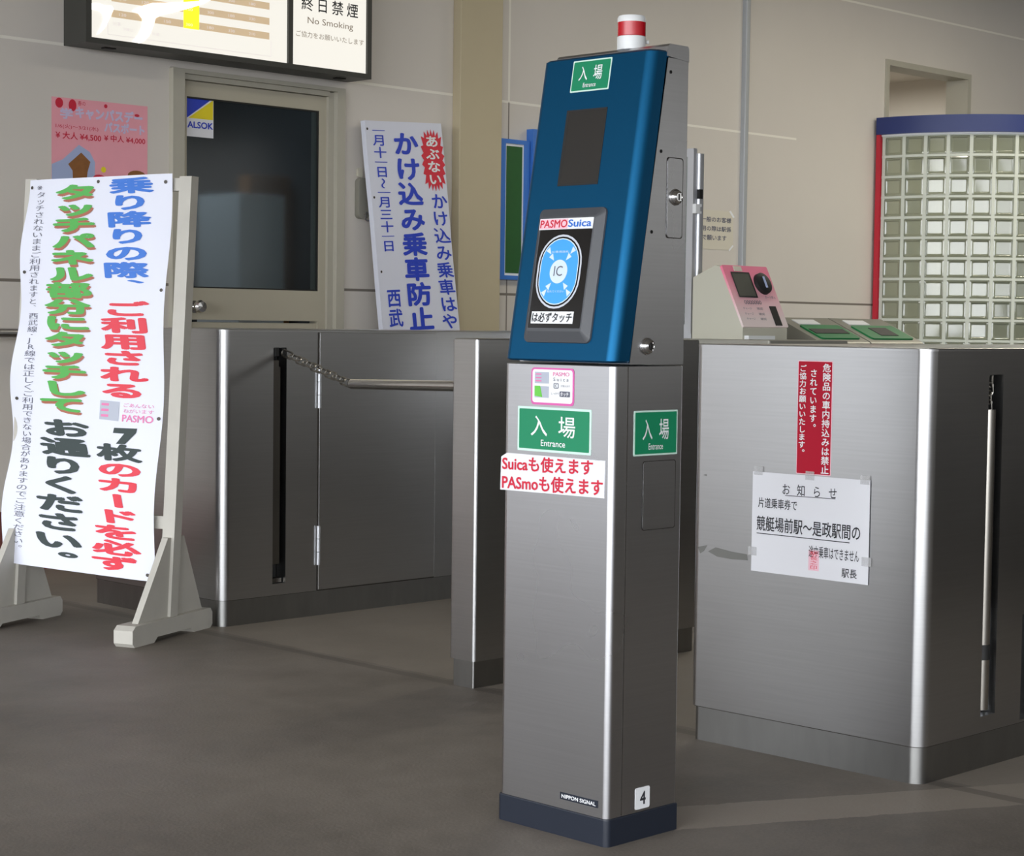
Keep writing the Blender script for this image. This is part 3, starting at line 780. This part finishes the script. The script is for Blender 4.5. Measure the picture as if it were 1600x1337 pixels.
# banner surface in fractions: a across (0 left), b down (0 top)
def bn(a, b, n=0.0):
    tl, tr, bl, br = (-0.568, 1.451), (-0.024, 1.464), (-0.630, 0.204), (-0.050, 0.171)
    w = (tl[0]*(1-a)+tr[0]*a)*(1-b)+(bl[0]*(1-a)+br[0]*a)*b
    z = (tl[1]*(1-a)+tr[1]*a)*(1-b)+(bl[1]*(1-a)+br[1]*a)*b
    e = max(0.0, 1-a/0.16)**1.5; e2 = max(0.0, (a-0.86)/0.14)**1.5
    w += e*0.008*math.sin(b*19+0.6) + e2*0.004*math.sin(b*14)
    bulge = 0.004*math.sin(b*11+a*3)+e*0.010*math.sin(b*19+2.0)+e2*0.012*(1+math.sin(b*13))*0.6
    return UO+WW*(w+0.007)+UU*(-0.030+0.05*z+bulge-0.004-n)+V((0, 0, z))
def cloth(bm):
    na, nb = 40, 90
    gr = [[bm.verts.new(bn(i/na, j/nb)) for i in range(na+1)] for j in range(nb+1)]
    for j in range(nb):
        for i in range(na): bm.faces.new((gr[j][i], gr[j+1][i], gr[j+1][i+1], gr[j][i+1]))
banner = part('banner', 'banner_cloth', ss, cloth, recalc=False, label='wavy white banner sheet')
fa = lambda x, y, n=0.0: bn(x, -y, n)
NB = 0.0016
part('blue_lettering', 'ink_blue', banner, lambda bm: vtext(bm, fa, '乗り降りの際、', 0.575, 0.885, -0.004, -0.282, NB, 0.042, -0.06, {'、': 0.6}))
part('red_lettering', 'ink_red', banner, lambda bm: vtext(bm, fa, 'ご利用される', 0.585, 0.90, -0.312, -0.556, NB, 0.05, -0.06))
part('red_lettering', 'ink_red', banner, lambda bm: vtext(bm, fa, 'のカードを必ず', 0.605, 0.915, -0.712, -0.985, NB, 0.045, -0.08))
part('black_lettering', 'ink_green_black', banner, lambda bm: shape(bm, fa, [(0.705, -0.629), (0.86, -0.627), (0.855, -0.638), (0.785, -0.668), (0.725, -0.668), (0.775, -0.642), (0.70, -0.642)], NB))
part('black_lettering', 'ink_green_black', banner, lambda bm: vtext(bm, fa, '枚', 0.60, 0.90, -0.668, -0.712, NB, 0.045, -0.06))
part('black_lettering', 'ink_green_black', banner, lambda bm: vtext(bm, fa, 'お通りください。', 0.215, 0.545, -0.615, -0.985, NB, 0.05, -0.12, {'。': 0.75}))
part('green_lettering', 'ink_green', banner, lambda bm: vtext(bm, fa, 'タッチパネル部分にタッチして', 0.19, 0.51, -0.015, -0.60, NB+0.0006, 0.05, -0.12))
part('brown_shadow', 'ink_brown', banner, lambda bm: vtext(bm, fa, 'タッチパネル部分にタッチして', 0.2, 0.52, -0.0215, -0.6065, NB, 0.05, -0.12))
part('grey_lettering', 'ink_grey', banner, lambda bm: vtext(bm, fa, '※タッチされないままご利用されますと、', 0.06, 0.135, -0.01, -0.335, NB, 0.0, 0, {'※': 1.2, '、': 0.6}))
part('grey_lettering', 'ink_grey', banner, lambda bm: (vtext(bm, fa, '西武線・JR線では正しくご利用できない場合がありますのでご注意ください。', 0.072, 0.15, -0.345, -0.965, NB, 0.0, 0, {'・': 0.6})))
part('card_picture', 'card_grey', banner, lambda bm: shape(bm, fa, [(0.60, -0.562), (0.73, -0.564), (0.73, -0.612), (0.60, -0.61)], NB-0.0006))
for q in (('ごあんない', 0.76, 0.95, -0.576, -0.566, NB), ('ねがいます', 0.76, 0.95, -0.59, -0.58, NB), ('PASMO', 0.755, 0.95, -0.612, -0.595, NB, 0.02)): part('pink_lettering', 'pink_print', banner, lambda bm: htext(bm, fa, *q))
for y in (-0.572, -0.586, -0.600): part('pink_bar', 'pink_print', banner, lambda bm: bar2(bm, fa, 0.61, y, 0.66, y, 0.006, NB))
for a, b in ((0.02, 0.02), (0.5, 0.012), (0.96, 0.02), (0.975, 0.285), (0.98, 0.6), (0.03, 0.24), (0.04, 0.57), (0.045, 0.965), (0.96, 0.985)):
    part('eyelet', 'seam_dark', banner, lambda bm: shape(bm, fa, [(a+0.011*math.cos(t*math.pi/5), -b+0.0045*math.sin(t*math.pi/5)) for t in range(10)], NB))

# ------------------------------------------------------------------ leaning board with printed banner behind the left gate
wb = thing('leaning_board', (5.98, 6.5, 0), 'white board with big blue lettering leaning on the wall beside the pilaster', 'sign')
def lb(a, b, n=0.0):
    xl = 5.668+0.070*b; xr = 6.140+0.075*b
    z = 1.915+0.025*a-0.935*b
    y = 6.632-(1.94-z)*0.062
    return V((xl+(xr-xl)*a, y-n+0.0015*math.sin(b*9+a*2), z))
def lboard(bm):
    na, nb = 8, 40; B = 1.96
    fr = [[bm.verts.new(lb(i/na, B*j/nb)) for i in range(na+1)] for j in range(nb+1)]
    bk = [[bm.verts.new(lb(i/na, B*j/nb, -0.03)) for i in range(na+1)] for j in range(nb+1)]
    for j in range(nb):
        for i in range(na):
            bm.faces.new((fr[j][i], fr[j+1][i], fr[j+1][i+1], fr[j][i+1])); bm.faces.new((bk[j][i], bk[j][i+1], bk[j+1][i+1], bk[j+1][i]))
        bm.faces.new((fr[j][0], bk[j][0], bk[j+1][0], fr[j+1][0])); bm.faces.new((fr[j][na], fr[j+1][na], bk[j+1][na], bk[j][na]))
    for i in range(na):
        bm.faces.new((fr[0][i], fr[0][i+1], bk[0][i+1], bk[0][i])); bm.faces.new((fr[nb][i], bk[nb][i], bk[nb][i+1], fr[nb][i+1]))
wbb = part('board', 'banner_cloth', wb, lboard)
fw = lambda x, y, n=0.0: lb(x, -y, n)
for args in (('一月十一日〜一月三十一日', 0.075, 0.245, -0.03, -0.635, 0.0025, 0.015, 0, {'一': 0.55, '〜': 0.9}),
             ('かけ込み乗車防止', 0.335, 0.665, -0.045, -1.03, 0.0025, 0.035),
             ('西武', 0.08, 0.265, -0.81, -1.005, 0.0025, 0.02),
             ('かけ込み乗車はや', 0.765, 0.985, -0.345, -1.03, 0.0025, 0.018, -0.15)):
    part('blue_lettering', 'ink_royal', wbb, lambda bm: vtext(bm, fw, *args))
def burst(bm):
    pts = []
    n = 44
    for k in range(n):
        t = 2*math.pi*k/n; q = 1.0 if k % 2 else 0.80
        c, s = math.cos(t), math.sin(t)
        m = max(abs(c), abs(s))**0.55
        pts.append((0.845+0.155*q*c/m, -0.185-0.155*q*s/m))
    shape(bm, fw, pts, 0.002)
part('red_burst', 'ink_red', wbb, burst)
part('white_lettering', 'white_print', wbb, lambda bm: vtext(bm, fw, 'あぶない', 0.755, 0.935, -0.06, -0.31, 0.003, 0.03))
for a, b in ((0.02, 0.04), (0.03, 0.37), (0.04, 0.73)):
    part('eyelet', 'seam_dark', wbb, lambda bm: shape(bm, fw, [(a+0.012*math.cos(t*math.pi/5), -b+0.0065*math.sin(t*math.pi/5)) for t in range(10)], 0.002))

# ------------------------------------------------------------------ lit sign box over the door
lx0, lx1, lz0, lz1, ly0 = 4.151, 5.626, 2.087, 2.62, 6.538
lbx = thing('light_box_sign', (4.89, WY, lz0), 'dark framed backlit sign box above the office door', 'sign')
def lframe(bm):
    y1 = WY
    box(bm, lx0, lx0+0.026, ly0, y1, lz0, lz1); box(bm, lx1-0.024, lx1, ly0, y1, lz0, lz1)
    box(bm, lx0+0.026, lx1-0.024, ly0, y1, lz0, lz0+0.022); box(bm, lx0+0.026, lx1-0.024, ly0, y1, lz1-0.022, lz1)
    box(bm, 5.157, 5.181, ly0, ly0+0.02, lz0+0.022, lz1-0.022); box(bm, lx0+0.026, lx1-0.024, y1-0.01, y1, lz0+0.022, lz1-0.022)
part('frame', 'box_charcoal', lbx, lframe)
fx = fmap((0, ly0+0.012, 0), (1, 0, 0), (0, 0, 1), (0, -1, 0))
p1 = part('fare_panel', 'lit_panel', lbx, lambda bm: plate(bm, fx, lx0+0.026, 5.157, lz0+0.022, lz1-0.022, -0.01, 0), label='lit fare table panel')
p2 = part('notice_panel', 'lit_panel', lbx, lambda bm: plate(bm, fx, 5.181, lx1-0.024, lz0+0.022, lz1-0.022, -0.01, 0), label='lit no smoking panel')
def stripe_parts(z): return lambda bm: plate(bm, fx, 4.275, 5.061, z, z+0.029, -0.001, 0.001)
for z in (2.200, 2.262, 2.326, 2.388, 2.45): part('tan_stripe', 'lit_tan', p1, stripe_parts(z))
def hook_a(bm): shape(bm, fx, [(4.178, 2.219), (4.178, 2.240), (4.21, 2.246), (4.25, 2.241), (4.275, 2.243), (4.284, 2.232), (4.271, 2.205), (4.248, 2.160), (4.22, 2.130), (4.205, 2.122), (4.228, 2.160), (4.238, 2.188), (4.232, 2.207), (4.218, 2.216)], 0.003)
def hook_b(bm): shape(bm, fx, [(4.37, 2.236), (4.40, 2.254), (4.468, 2.279), (4.56, 2.292), (4.655, 2.308), (4.76, 2.332), (4.72, 2.308), (4.655, 2.283), (4.57, 2.254), (4.51, 2.236), (4.482, 2.22), (4.474, 2.195), (4.455, 2.15), (4.43, 2.124), (4.405, 2.111), (4.371, 2.114), (4.40, 2.145), (4.418, 2.182), (4.418, 2.21), (4.40, 2.228)], 0.003)
part('white_brush_mark', 'lit_white', p1, hook_a)
part('white_brush_mark', 'lit_white', p1, hook_b)
part('yellow_field', 'lit_yellow', p1, lambda bm: plate(bm, fx, 4.62, 4.697, 2.198, 2.50, 0, 0.002))
def fare(bm):
    htext(bm, fx, '記事', 4.282, 4.318, 2.168, 2.183, 0.002); htext(bm, fx, '列車は', 4.33, 4.375, 2.152, 2.165, 0.002); htext(bm, fx, '片道', 4.465, 4.502, 2.150, 2.163, 0.002)
    for q in range(5):
        for k in range(7):
            x = 4.31+k*0.107
            htext(bm, fx, str(120+30*((k*5+q*4) % 9)), x, x+0.033, 2.208+q*0.0625, 2.219+q*0.0625, 0.0025)
    for (a, b, c, d) in ((4.257, 2.130, 5.069, 2.129), (5.069, 2.129, 5.069, 2.196), (4.257, 2.130, 4.257, 2.196)): bar2(bm, fx, a, b, c, d, 0.002, 0.002)
part('grey_lettering', 'lit_grey', p1, fare)
def nosm(bm):
    for i, c in enumerate('終日禁煙'):
        x = 5.232+i*0.085
        vtext(bm, fx, c, x, x+0.068, 2.413, 2.345, 0.002, 0.01)
part('lettering', 'ink_black', p2, nosm)
part('english_lettering', 'ink_tan', p2, lambda bm: htext(bm, fx, 'No Smoking', 5.268, 5.525, 2.286, 2.322, 0.002))
part('small_lettering', 'ink_tan', p2, lambda bm: htext(bm, fx, 'ご協力をお願いいたします', 5.205, 5.588, 2.232, 2.258, 0.002))
for x in (4.28, 5.48): part('latch', 'hole_black', lbx, lambda bm: box(bm, x, x+0.05, 6.60, 6.63, lz0-0.004, lz0+0.001))

# ------------------------------------------------------------------ poster
po = thing('wall_poster', (4.32, WY, 1.72), 'pink poster with balloons and prices on the wall above the banner stand', 'poster')
fp = fmap((4.095, WY-0.001, 1.575), (1, 0, 0), (0, 0, 1), (0, -1, 0))
part('sheet', 'poster_pink', po, lambda bm: plate(bm, fp, 0, 0.452, -0.14, 0.307, 0, 0.001))
def ell(bm, cx, cy, rx, ry, n=0.0016): shape(bm, fp, [(cx+rx*math.cos(t*math.pi/8), cy+ry*math.sin(t*math.pi/8)) for t in range(16)], n)
for q in ((0.034, 0.285, 0.018, 0.02), (0.095, 0.28, 0.018, 0.024), (0.25, 0.29, 0.008, 0.008), (0.40, 0.265, 0.012, 0.006), (0.22, -0.002, 0.03, 0.014)):
    part('balloon', 'red_print', po, lambda bm: ell(bm, *q))
for q in (('1/6(火)〜3/21(水)', 0.018, 0.215, 0.183, 0.203, 0.0016), ('¥ 大人 ¥4,500', 0.018, 0.228, 0.143, 0.173, 0.0016, 0.02), ('¥ 中人 ¥4,000', 0.243, 0.44, 0.148, 0.176, 0.0016, 0.02), ('春の', 0.12, 0.155, 0.282, 0.3, 0.0016)): part('red_lettering', 'red_print', po, lambda bm: htext(bm, fp, *q))
for q in (('学', 0.04, 0.095, 0.225, 0.265, 0.0016, 0.04), ('キャンパスデー', 0.11, 0.425, 0.232, 0.277, 0.0016, 0.05), ('パスポート', 0.245, 0.435, 0.188, 0.226, 0.0016, 0.05)): part('lilac_lettering', 'ink_lilac', po, lambda bm: htext(bm, fp, *q))
part('pale_blue_shape', 'poster_pale_blue', po, lambda bm: shape(bm, fp, [(0, 0.04), (0.05, 0.062), (0.125, 0.125), (0.175, 0.10), (0.2, 0.06), (0.195, -0.12), (0, -0.12)], 0.0014))
part('brown_shape', 'poster_brown', po, lambda bm: shape(bm, fp, [(0.075, 0.045), (0.135, 0.095), (0.178, 0.06), (0.165, 0.02), (0.15, -0.1), (0.1, -0.1), (0.095, 0.02)], 0.0018))
part('brown_shape', 'poster_brown', po, lambda bm: ell(bm, 0.40, 0.018, 0.045, 0.022, 0.0018))
part('yellow_dot', 'yellow', po, lambda bm: ell(bm, 0.24, 0.033, 0.012, 0.012))

# ------------------------------------------------------------------ small wall fittings
kb = thing('key_box', (5.69, WY, 1.46), 'small grey oval wall fitting between the office door and the leaning board', 'wall fitting')
fk = fmap((5.672, WY, 1.455), (1, 0, 0), (0, 0, 1), (0, -1, 0))
part('case', 'machine_grey', kb, lambda bm: plate(bm, fk, 0.0, 0.062, 0.02, 0.205, 0, 0.03, 0.022))
part('cream_cap', 'cream_plastic', kb, lambda bm: plate(bm, fk, 0.008, 0.034, 0.208, 0.25, 0, 0.014, 0.01))
part('ring', 'chrome', kb, lambda bm: tube(bm, [fk(0.05+0.02*math.cos(t*math.pi/8), 0.03+0.02*math.sin(t*math.pi/8), 0.036) for t in range(16)], 0.004, 8, True))
def board_thing(x0, x1, z0, z1, y, label, edge):
    t = thing('notice_board', (x0, WY, z0), label, 'notice board', 'blue framed notice boards')
    f = fmap((0, WY, 0), (1, 0, 0), (0, 0, 1), (0, -1, 0))
    def fr(bm):
        for a in ((x0, x0+edge, z0, z1), (x1-edge, x1, z0, z1), (x0+edge, x1-edge, z0, z0+edge*0.6), (x0+edge, x1-edge, z1-edge*0.6, z1)): plate(bm, f, a[0], a[1], a[2], a[3], 0, y)
    part('frame', 'board_blue', t, fr)
    part('border', 'white_print', t, lambda bm: plate(bm, f, x0+edge, x1-edge, z0+edge*0.6, z1-edge*0.6, 0, y-0.008))
    part('panel', 'board_green', t, lambda bm: plate(bm, f, x0+edge+0.012, x1-edge-0.012, z0+edge*0.6+0.012, z1-edge*0.6-0.012, 0, y-0.006))
board_thing(6.575, 6.775, 1.222, 1.908, 0.03, 'narrow blue framed green board on the wall next to the cream pilaster', 0.034)
board_thing(6.782, 7.32, 1.235, 1.968, 0.045, 'taller blue framed board whose top corner shows beside the card reader', 0.034)
cd = thing('conduit', (8.504, WY, 0), 'grey vertical cable conduit on the wall above the pink machine', 'conduit')
part('channel', 'conduit_grey', cd, lambda bm: rbox(bm, 8.482, 8.512, WY-0.03, WY, 0, 3.3, (0.006, 0.006, 0, 0)))
part('pipe', 'conduit_grey', cd, lambda bm: cyl(bm, (8.521, WY-0.012, 0), (8.521, WY-0.012, 3.3), 0.0095, 14))
wn = thing('wall_note', (8.28, WY, 1.43), 'small faded paper note taped to the wall beside the grey conduit', 'notice')
fv = fmap((8.02, WY-0.001, 1.43), (1, 0, 0), (0, 0, 1), (0, -1, 0))
part('sheet', 'wall_paper_note', wn, lambda bm: plate(bm, fv, 0, 0.41, 0, 0.215, 0, 0.001))
for q in (('一般のお客様', 0.13, 0.39, 0.15, 0.178), ('ご利用の際は駅係', 0.05, 0.39, 0.1, 0.128), ('員まで願います', 0.05, 0.35, 0.05, 0.078)): part('lettering', 'ink_grey', wn, lambda bm: htext(bm, fv, *q, 0.0016, 0.02))
for q in ([(0.37, 0.215), (0.385, 0.22), (0.42, 0.185), (0.405, 0.18)], [(0.37, 0.0), (0.38, -0.005), (0.415, 0.025), (0.405, 0.03)]):
    part('tape', 'white_print', wn, lambda bm: shape(bm, fv, q, 0.002))
hr = thing('handrail', (3.9, 6.6, 0.94), 'metal handrail on the wall behind the hand-lettered banner stand', 'handrail')
part('rail', 'steel_gate', hr, lambda bm: cyl(bm, (2.2, 6.6, 0.943), (4.5, 6.6, 0.943), 0.019, 18))
part('sleeve', 'steel_dark', hr, lambda bm: cyl(bm, (3.93, 6.6, 0.943), (4.0, 6.6, 0.943), 0.0225, 18))
for x in (2.6, 4.2): part('bracket', 'steel_dark', hr, lambda bm: (cyl(bm, (x, 6.6, 0.935), (x, WY, 0.91), 0.008, 10), cyl(bm, (x, WY-0.006, 0.91), (x, WY, 0.91), 0.03, 16)))

# ------------------------------------------------------------------ glass block screen
GC, GR = (10.75, 6.68), 0.95
gs = thing('glass_block_screen', (GC[0], GC[1]-0.9, 0), 'curved glass block screen with navy top band and red edge', 'screen')
def arc(r, a0, a1, n): return [(GC[0]+r*math.cos(math.radians(a0+(a1-a0)*k/n)), GC[1]+r*math.sin(math.radians(a0+(a1-a0)*k/n))) for k in range(n+1)]
def shell(bm, r0, r1, a0, a1, z0, z1, n):
    o, i = arc(r1, a0, a1, n), arc(r0, a0, a1, n)
    loft(bm, [[(x, y, z) for x, y in o+i[::-1]] for z in (z0, z1)])
A0, AP, RP, ZT = 181.5, 8.1, 0.1228, 2.172
NC, NR = 19, 17
def mortar(bm):
    for k in range(NC+1):
        a = A0+0.8+k*AP; shell(bm, GR-0.055, GR, a-0.62, a+0.62, ZT-NR*RP-0.02, ZT, 1)
    for j in range(NR+1):
        z = ZT-0.006-j*RP; shell(bm, GR-0.05, GR-0.002, A0, A0+NC*AP+1.6, z-0.0075, z+0.0075, 60)
part('mortar_grid', 'mortar', gs, mortar)
def blocks(bm):
    for k in range(NC):
        a = math.radians(A0+0.8+(k+0.5)*AP); c = V((GC[0]+GR*math.cos(a), GC[1]+GR*math.sin(a), 0))
        ou = V((math.cos(a), math.sin(a), 0)); tn = V((-math.sin(a), math.cos(a), 0))
        hw = GR*math.radians(AP)/2-0.0085
        for j in range(NR):
            z = ZT-0.006-(j+0.5)*RP; hz = RP/2-0.0065
            lv = [(-0.05, 0.006), (-0.012, 0.0), (-0.004, 0.002), (-0.003, 0.010), (-0.007, 0.0155), (-0.0075, 0.02)]
            loft(bm, [[c+ou*n+tn*x+V((0, 0, z+y)) for x, y in rrect(-hw+i, hw-i, -hz+i, hz-i, 0.009-i*0.2, 3)] for n, i in lv])
part('glass_blocks', 'block_glass', gs, blocks)
part('top_band', 'navy_band', gs, lambda bm: shell(bm, GR-0.09, GR+0.03, A0-1.4, A0+NC*AP+2, 2.176, 2.278, 48), label='navy blue top band')
part('white_line', 'white_print', gs, lambda bm: shell(bm, GR-0.06, GR+0.006, A0, A0+NC*AP+1.6, 2.166, 2.176, 48))
part('edge_strip', 'red_strip', gs, lambda bm: shell(bm, GR-0.08, GR+0.022, A0-1.6, A0-0.1, 0.0, 2.176, 2), label='red edge strip')
part('base_kerb', 'mortar', gs, lambda bm: shell(bm, GR-0.06, GR+0.01, A0, A0+NC*AP+1.6, 0.0, ZT-NR*RP-0.006, 48))

# ------------------------------------------------------------------ counter behind the gates and the machines on it
ct = thing('steel_counter', (5.38, 4.1, 0), 'steel counter carrying the pink machine and the window sash', 'counter')
part('body', 'steel_gate', ct, lambda bm: rbox(bm, 5.385, 5.84, 4.11, 4.95, 0, 0.94, 0.006))
part('top_plate', 'machine_grey', ct, lambda bm: rbox(bm, 5.375, 5.85, 4.1, 4.96, 0.94, 0.958, 0.008, 0.004))
PM = (5.44, 4.27)   # front left foot of the pink machine
pm = thing('card_charge_machine', (PM[0]+0.13, PM[1]+0.12, 0.958), 'pink and cream desk machine with small screen on the steel counter', 'ticket machine')
prof = [(0.0, 0.0), (0.0, 0.045), (0.105, 0.262), (0.13, 0.268), (0.235, 0.225), (0.235, 0.0)]
MW = 0.262
def pmy(p): return (PM[1]+p[0], 0.958+p[1])
part('case', 'cream_machine', pm, lambda bm: prism(bm, [pmy(p) for p in prof], 'x', PM[0], PM[0]+MW))
sl_ = V((0, 0.105, 0.217)).normalized(); sn_ = V((0, -0.217, 0.105)).normalized()
fq = fmap((PM[0], PM[1], 0.958+0.045), (1, 0, 0), sl_, sn_)
fc = part('fascia', 'fascia_print', pm, lambda bm: plate(bm, fq, -0.002, MW+0.002, -0.002, 0.246, -0.003, 0.006, 0.006), label='pink shaded front plate')
sc_ = part('screen', 'screen_grey', pm, lambda bm: plate(bm, fq, 0.035, 0.138, 0.118, 0.215, 0.005, 0.0085), label='small dark screen')
part('screen_rim', 'rubber_black', sc_, lambda bm: ring2(bm, fq, rrect(0.032, 0.141, 0.115, 0.218, 0.001), rrect(0.038, 0.135, 0.121, 0.212, 0.001), 0.009))
dl = part('card_dial', 'rubber_black', pm, lambda bm: lathe(bm, fq(0.195, 0.172, 0.004), sn_, [(0.043, 0), (0.041, 0.016), (0.03, 0.02), (0.0, 0.02)], 28), label='round black card dial')
part('dial_slot', 'poster_pale_blue', dl, lambda bm: plate(bm, fq, 0.19, 0.2, 0.15, 0.195, 0.023, 0.026))
part('note_slot', 'rubber_black', fc, lambda bm: plate(bm, fq, 0.19, 0.228, 0.004, 0.082, 0.005, 0.0085))
part('yellow_label', 'cream_plastic', fc, lambda bm: plate(bm, fq, 0.06, 0.105, 0.222, 0.242, 0.005, 0.0085))
for q in [('0000000', 0.05, 0.15, 0.088, 0.104), ('カード挿入', 0.185, 0.245, 0.112, 0.124)] + [t for y in (0.066, 0.044, 0.024) for t in (('チャージ', 0.03, 0.08, y, y+0.01), ('確認', 0.11, 0.145, y, y+0.01))]:
    part('lettering', 'ink_grey', fc, lambda bm: htext(bm, fq, *q, 0.0085))
part('tray', 'white_plastic', pm, lambda bm: box(bm, PM[0]+0.01, PM[0]+0.165, PM[1]-0.02, PM[1]+0.004, 0.9585, 0.972))
def farebox(x0, w, label, slot):
    y0 = 4.26
    t = thing('ticket_drop_box', (x0, y0, 0), label, 'ticket box', 'green slot ticket boxes')
    part('case', 'machine_grey', t, lambda bm: prism(bm, [(y0, 0), (y0, 0.945), (y0+0.006, 0.952), (y0+0.205, 1.042), (y0+0.45, 1.042), (y0+0.45, 0)], 'x', x0, x0+w))
    s = V((0, 0.199, 0.09)).normalized(); n = V((0, -0.09, 0.199)).normalized()
    f = fmap((x0, y0+0.006, 0.952), (1, 0, 0), s, n)
    b = part('green_bezel', 'tray_green', t, lambda bm: plate(bm, f, 0.04, w-0.03, 0.02, 0.14, -0.002, 0.006, 0.012), label='green plastic bezel')
    part('slot', 'rubber_black', b, lambda bm: plate(bm, f, *slot, 0.004, 0.008))
    part('white_label', 'white_print', t, lambda bm: plate(bm, f, 0.06, 0.20, 0.155, 0.195, -0.002, 0.003))
farebox(5.90, 0.325, 'ticket box with a long dark slot in green, touching the pink machine', (0.05, 0.27, 0.06, 0.10))
farebox(6.235, 0.36, 'ticket box with a short square slot in green, before the glass blocks', (0.13, 0.25, 0.045, 0.115))
# aluminium window sash standing on the counter behind the reader
ws = thing('window_sash', (5.5, 4.56, 0.958), 'upright aluminium window sash with white latch between card reader and pink machine', 'window frame')
SX, SY = 5.52, 4.55
part('stile', 'aluminium', ws, lambda bm: box(bm, SX-0.034, SX-0.014, SY, SY+0.03, 0.975, 1.66))
part('stile', 'aluminium', ws, lambda bm: rbox(bm, SX-0.012, SX+0.02, SY-0.010, SY+0.02, 0.985, 1.642, 0.009))
part('rail', 'aluminium', ws, lambda bm: box(bm, SX-0.034, SX-0.014, SY+0.03, SY+0.34, 0.975, 1.01))
part('rail', 'aluminium', ws, lambda bm: box(bm, SX-0.034, SX-0.014, SY+0.03, SY+0.34, 1.63, 1.66))
part('stile', 'aluminium', ws, lambda bm: box(bm, SX-0.034, SX-0.014, SY+0.34, SY+0.37, 0.975, 1.66))
part('base_rail', 'aluminium', ws, lambda bm: box(bm, SX-0.036, SX-0.002, SY-0.004, SY+0.37, 0.958, 0.976))
part('glass_pane', 'obscure_glass', ws, lambda bm: box(bm, SX-0.027, SX-0.021, SY+0.03, SY+0.34, 1.01, 1.63))
lt = part('latch', 'white_plastic', ws, lambda bm: (box(bm, SX-0.036, SX-0.012, SY-0.016, SY, 1.42, 1.455), box(bm, SX-0.012, SX-0.002, SY-0.016, SY, 1.445, 1.455), box(bm, SX-0.012, SX-0.002, SY-0.016, SY, 1.42, 1.428)), label='white crescent latch')
part('latch_hole', 'hole_black', ws, lambda bm: box(bm, SX-0.012, SX+0.006, SY-0.0135, SY-0.0005, 1.475, 1.51))

for o in list(bpy.data.objects):
    if '_w' in o: del o['_w']
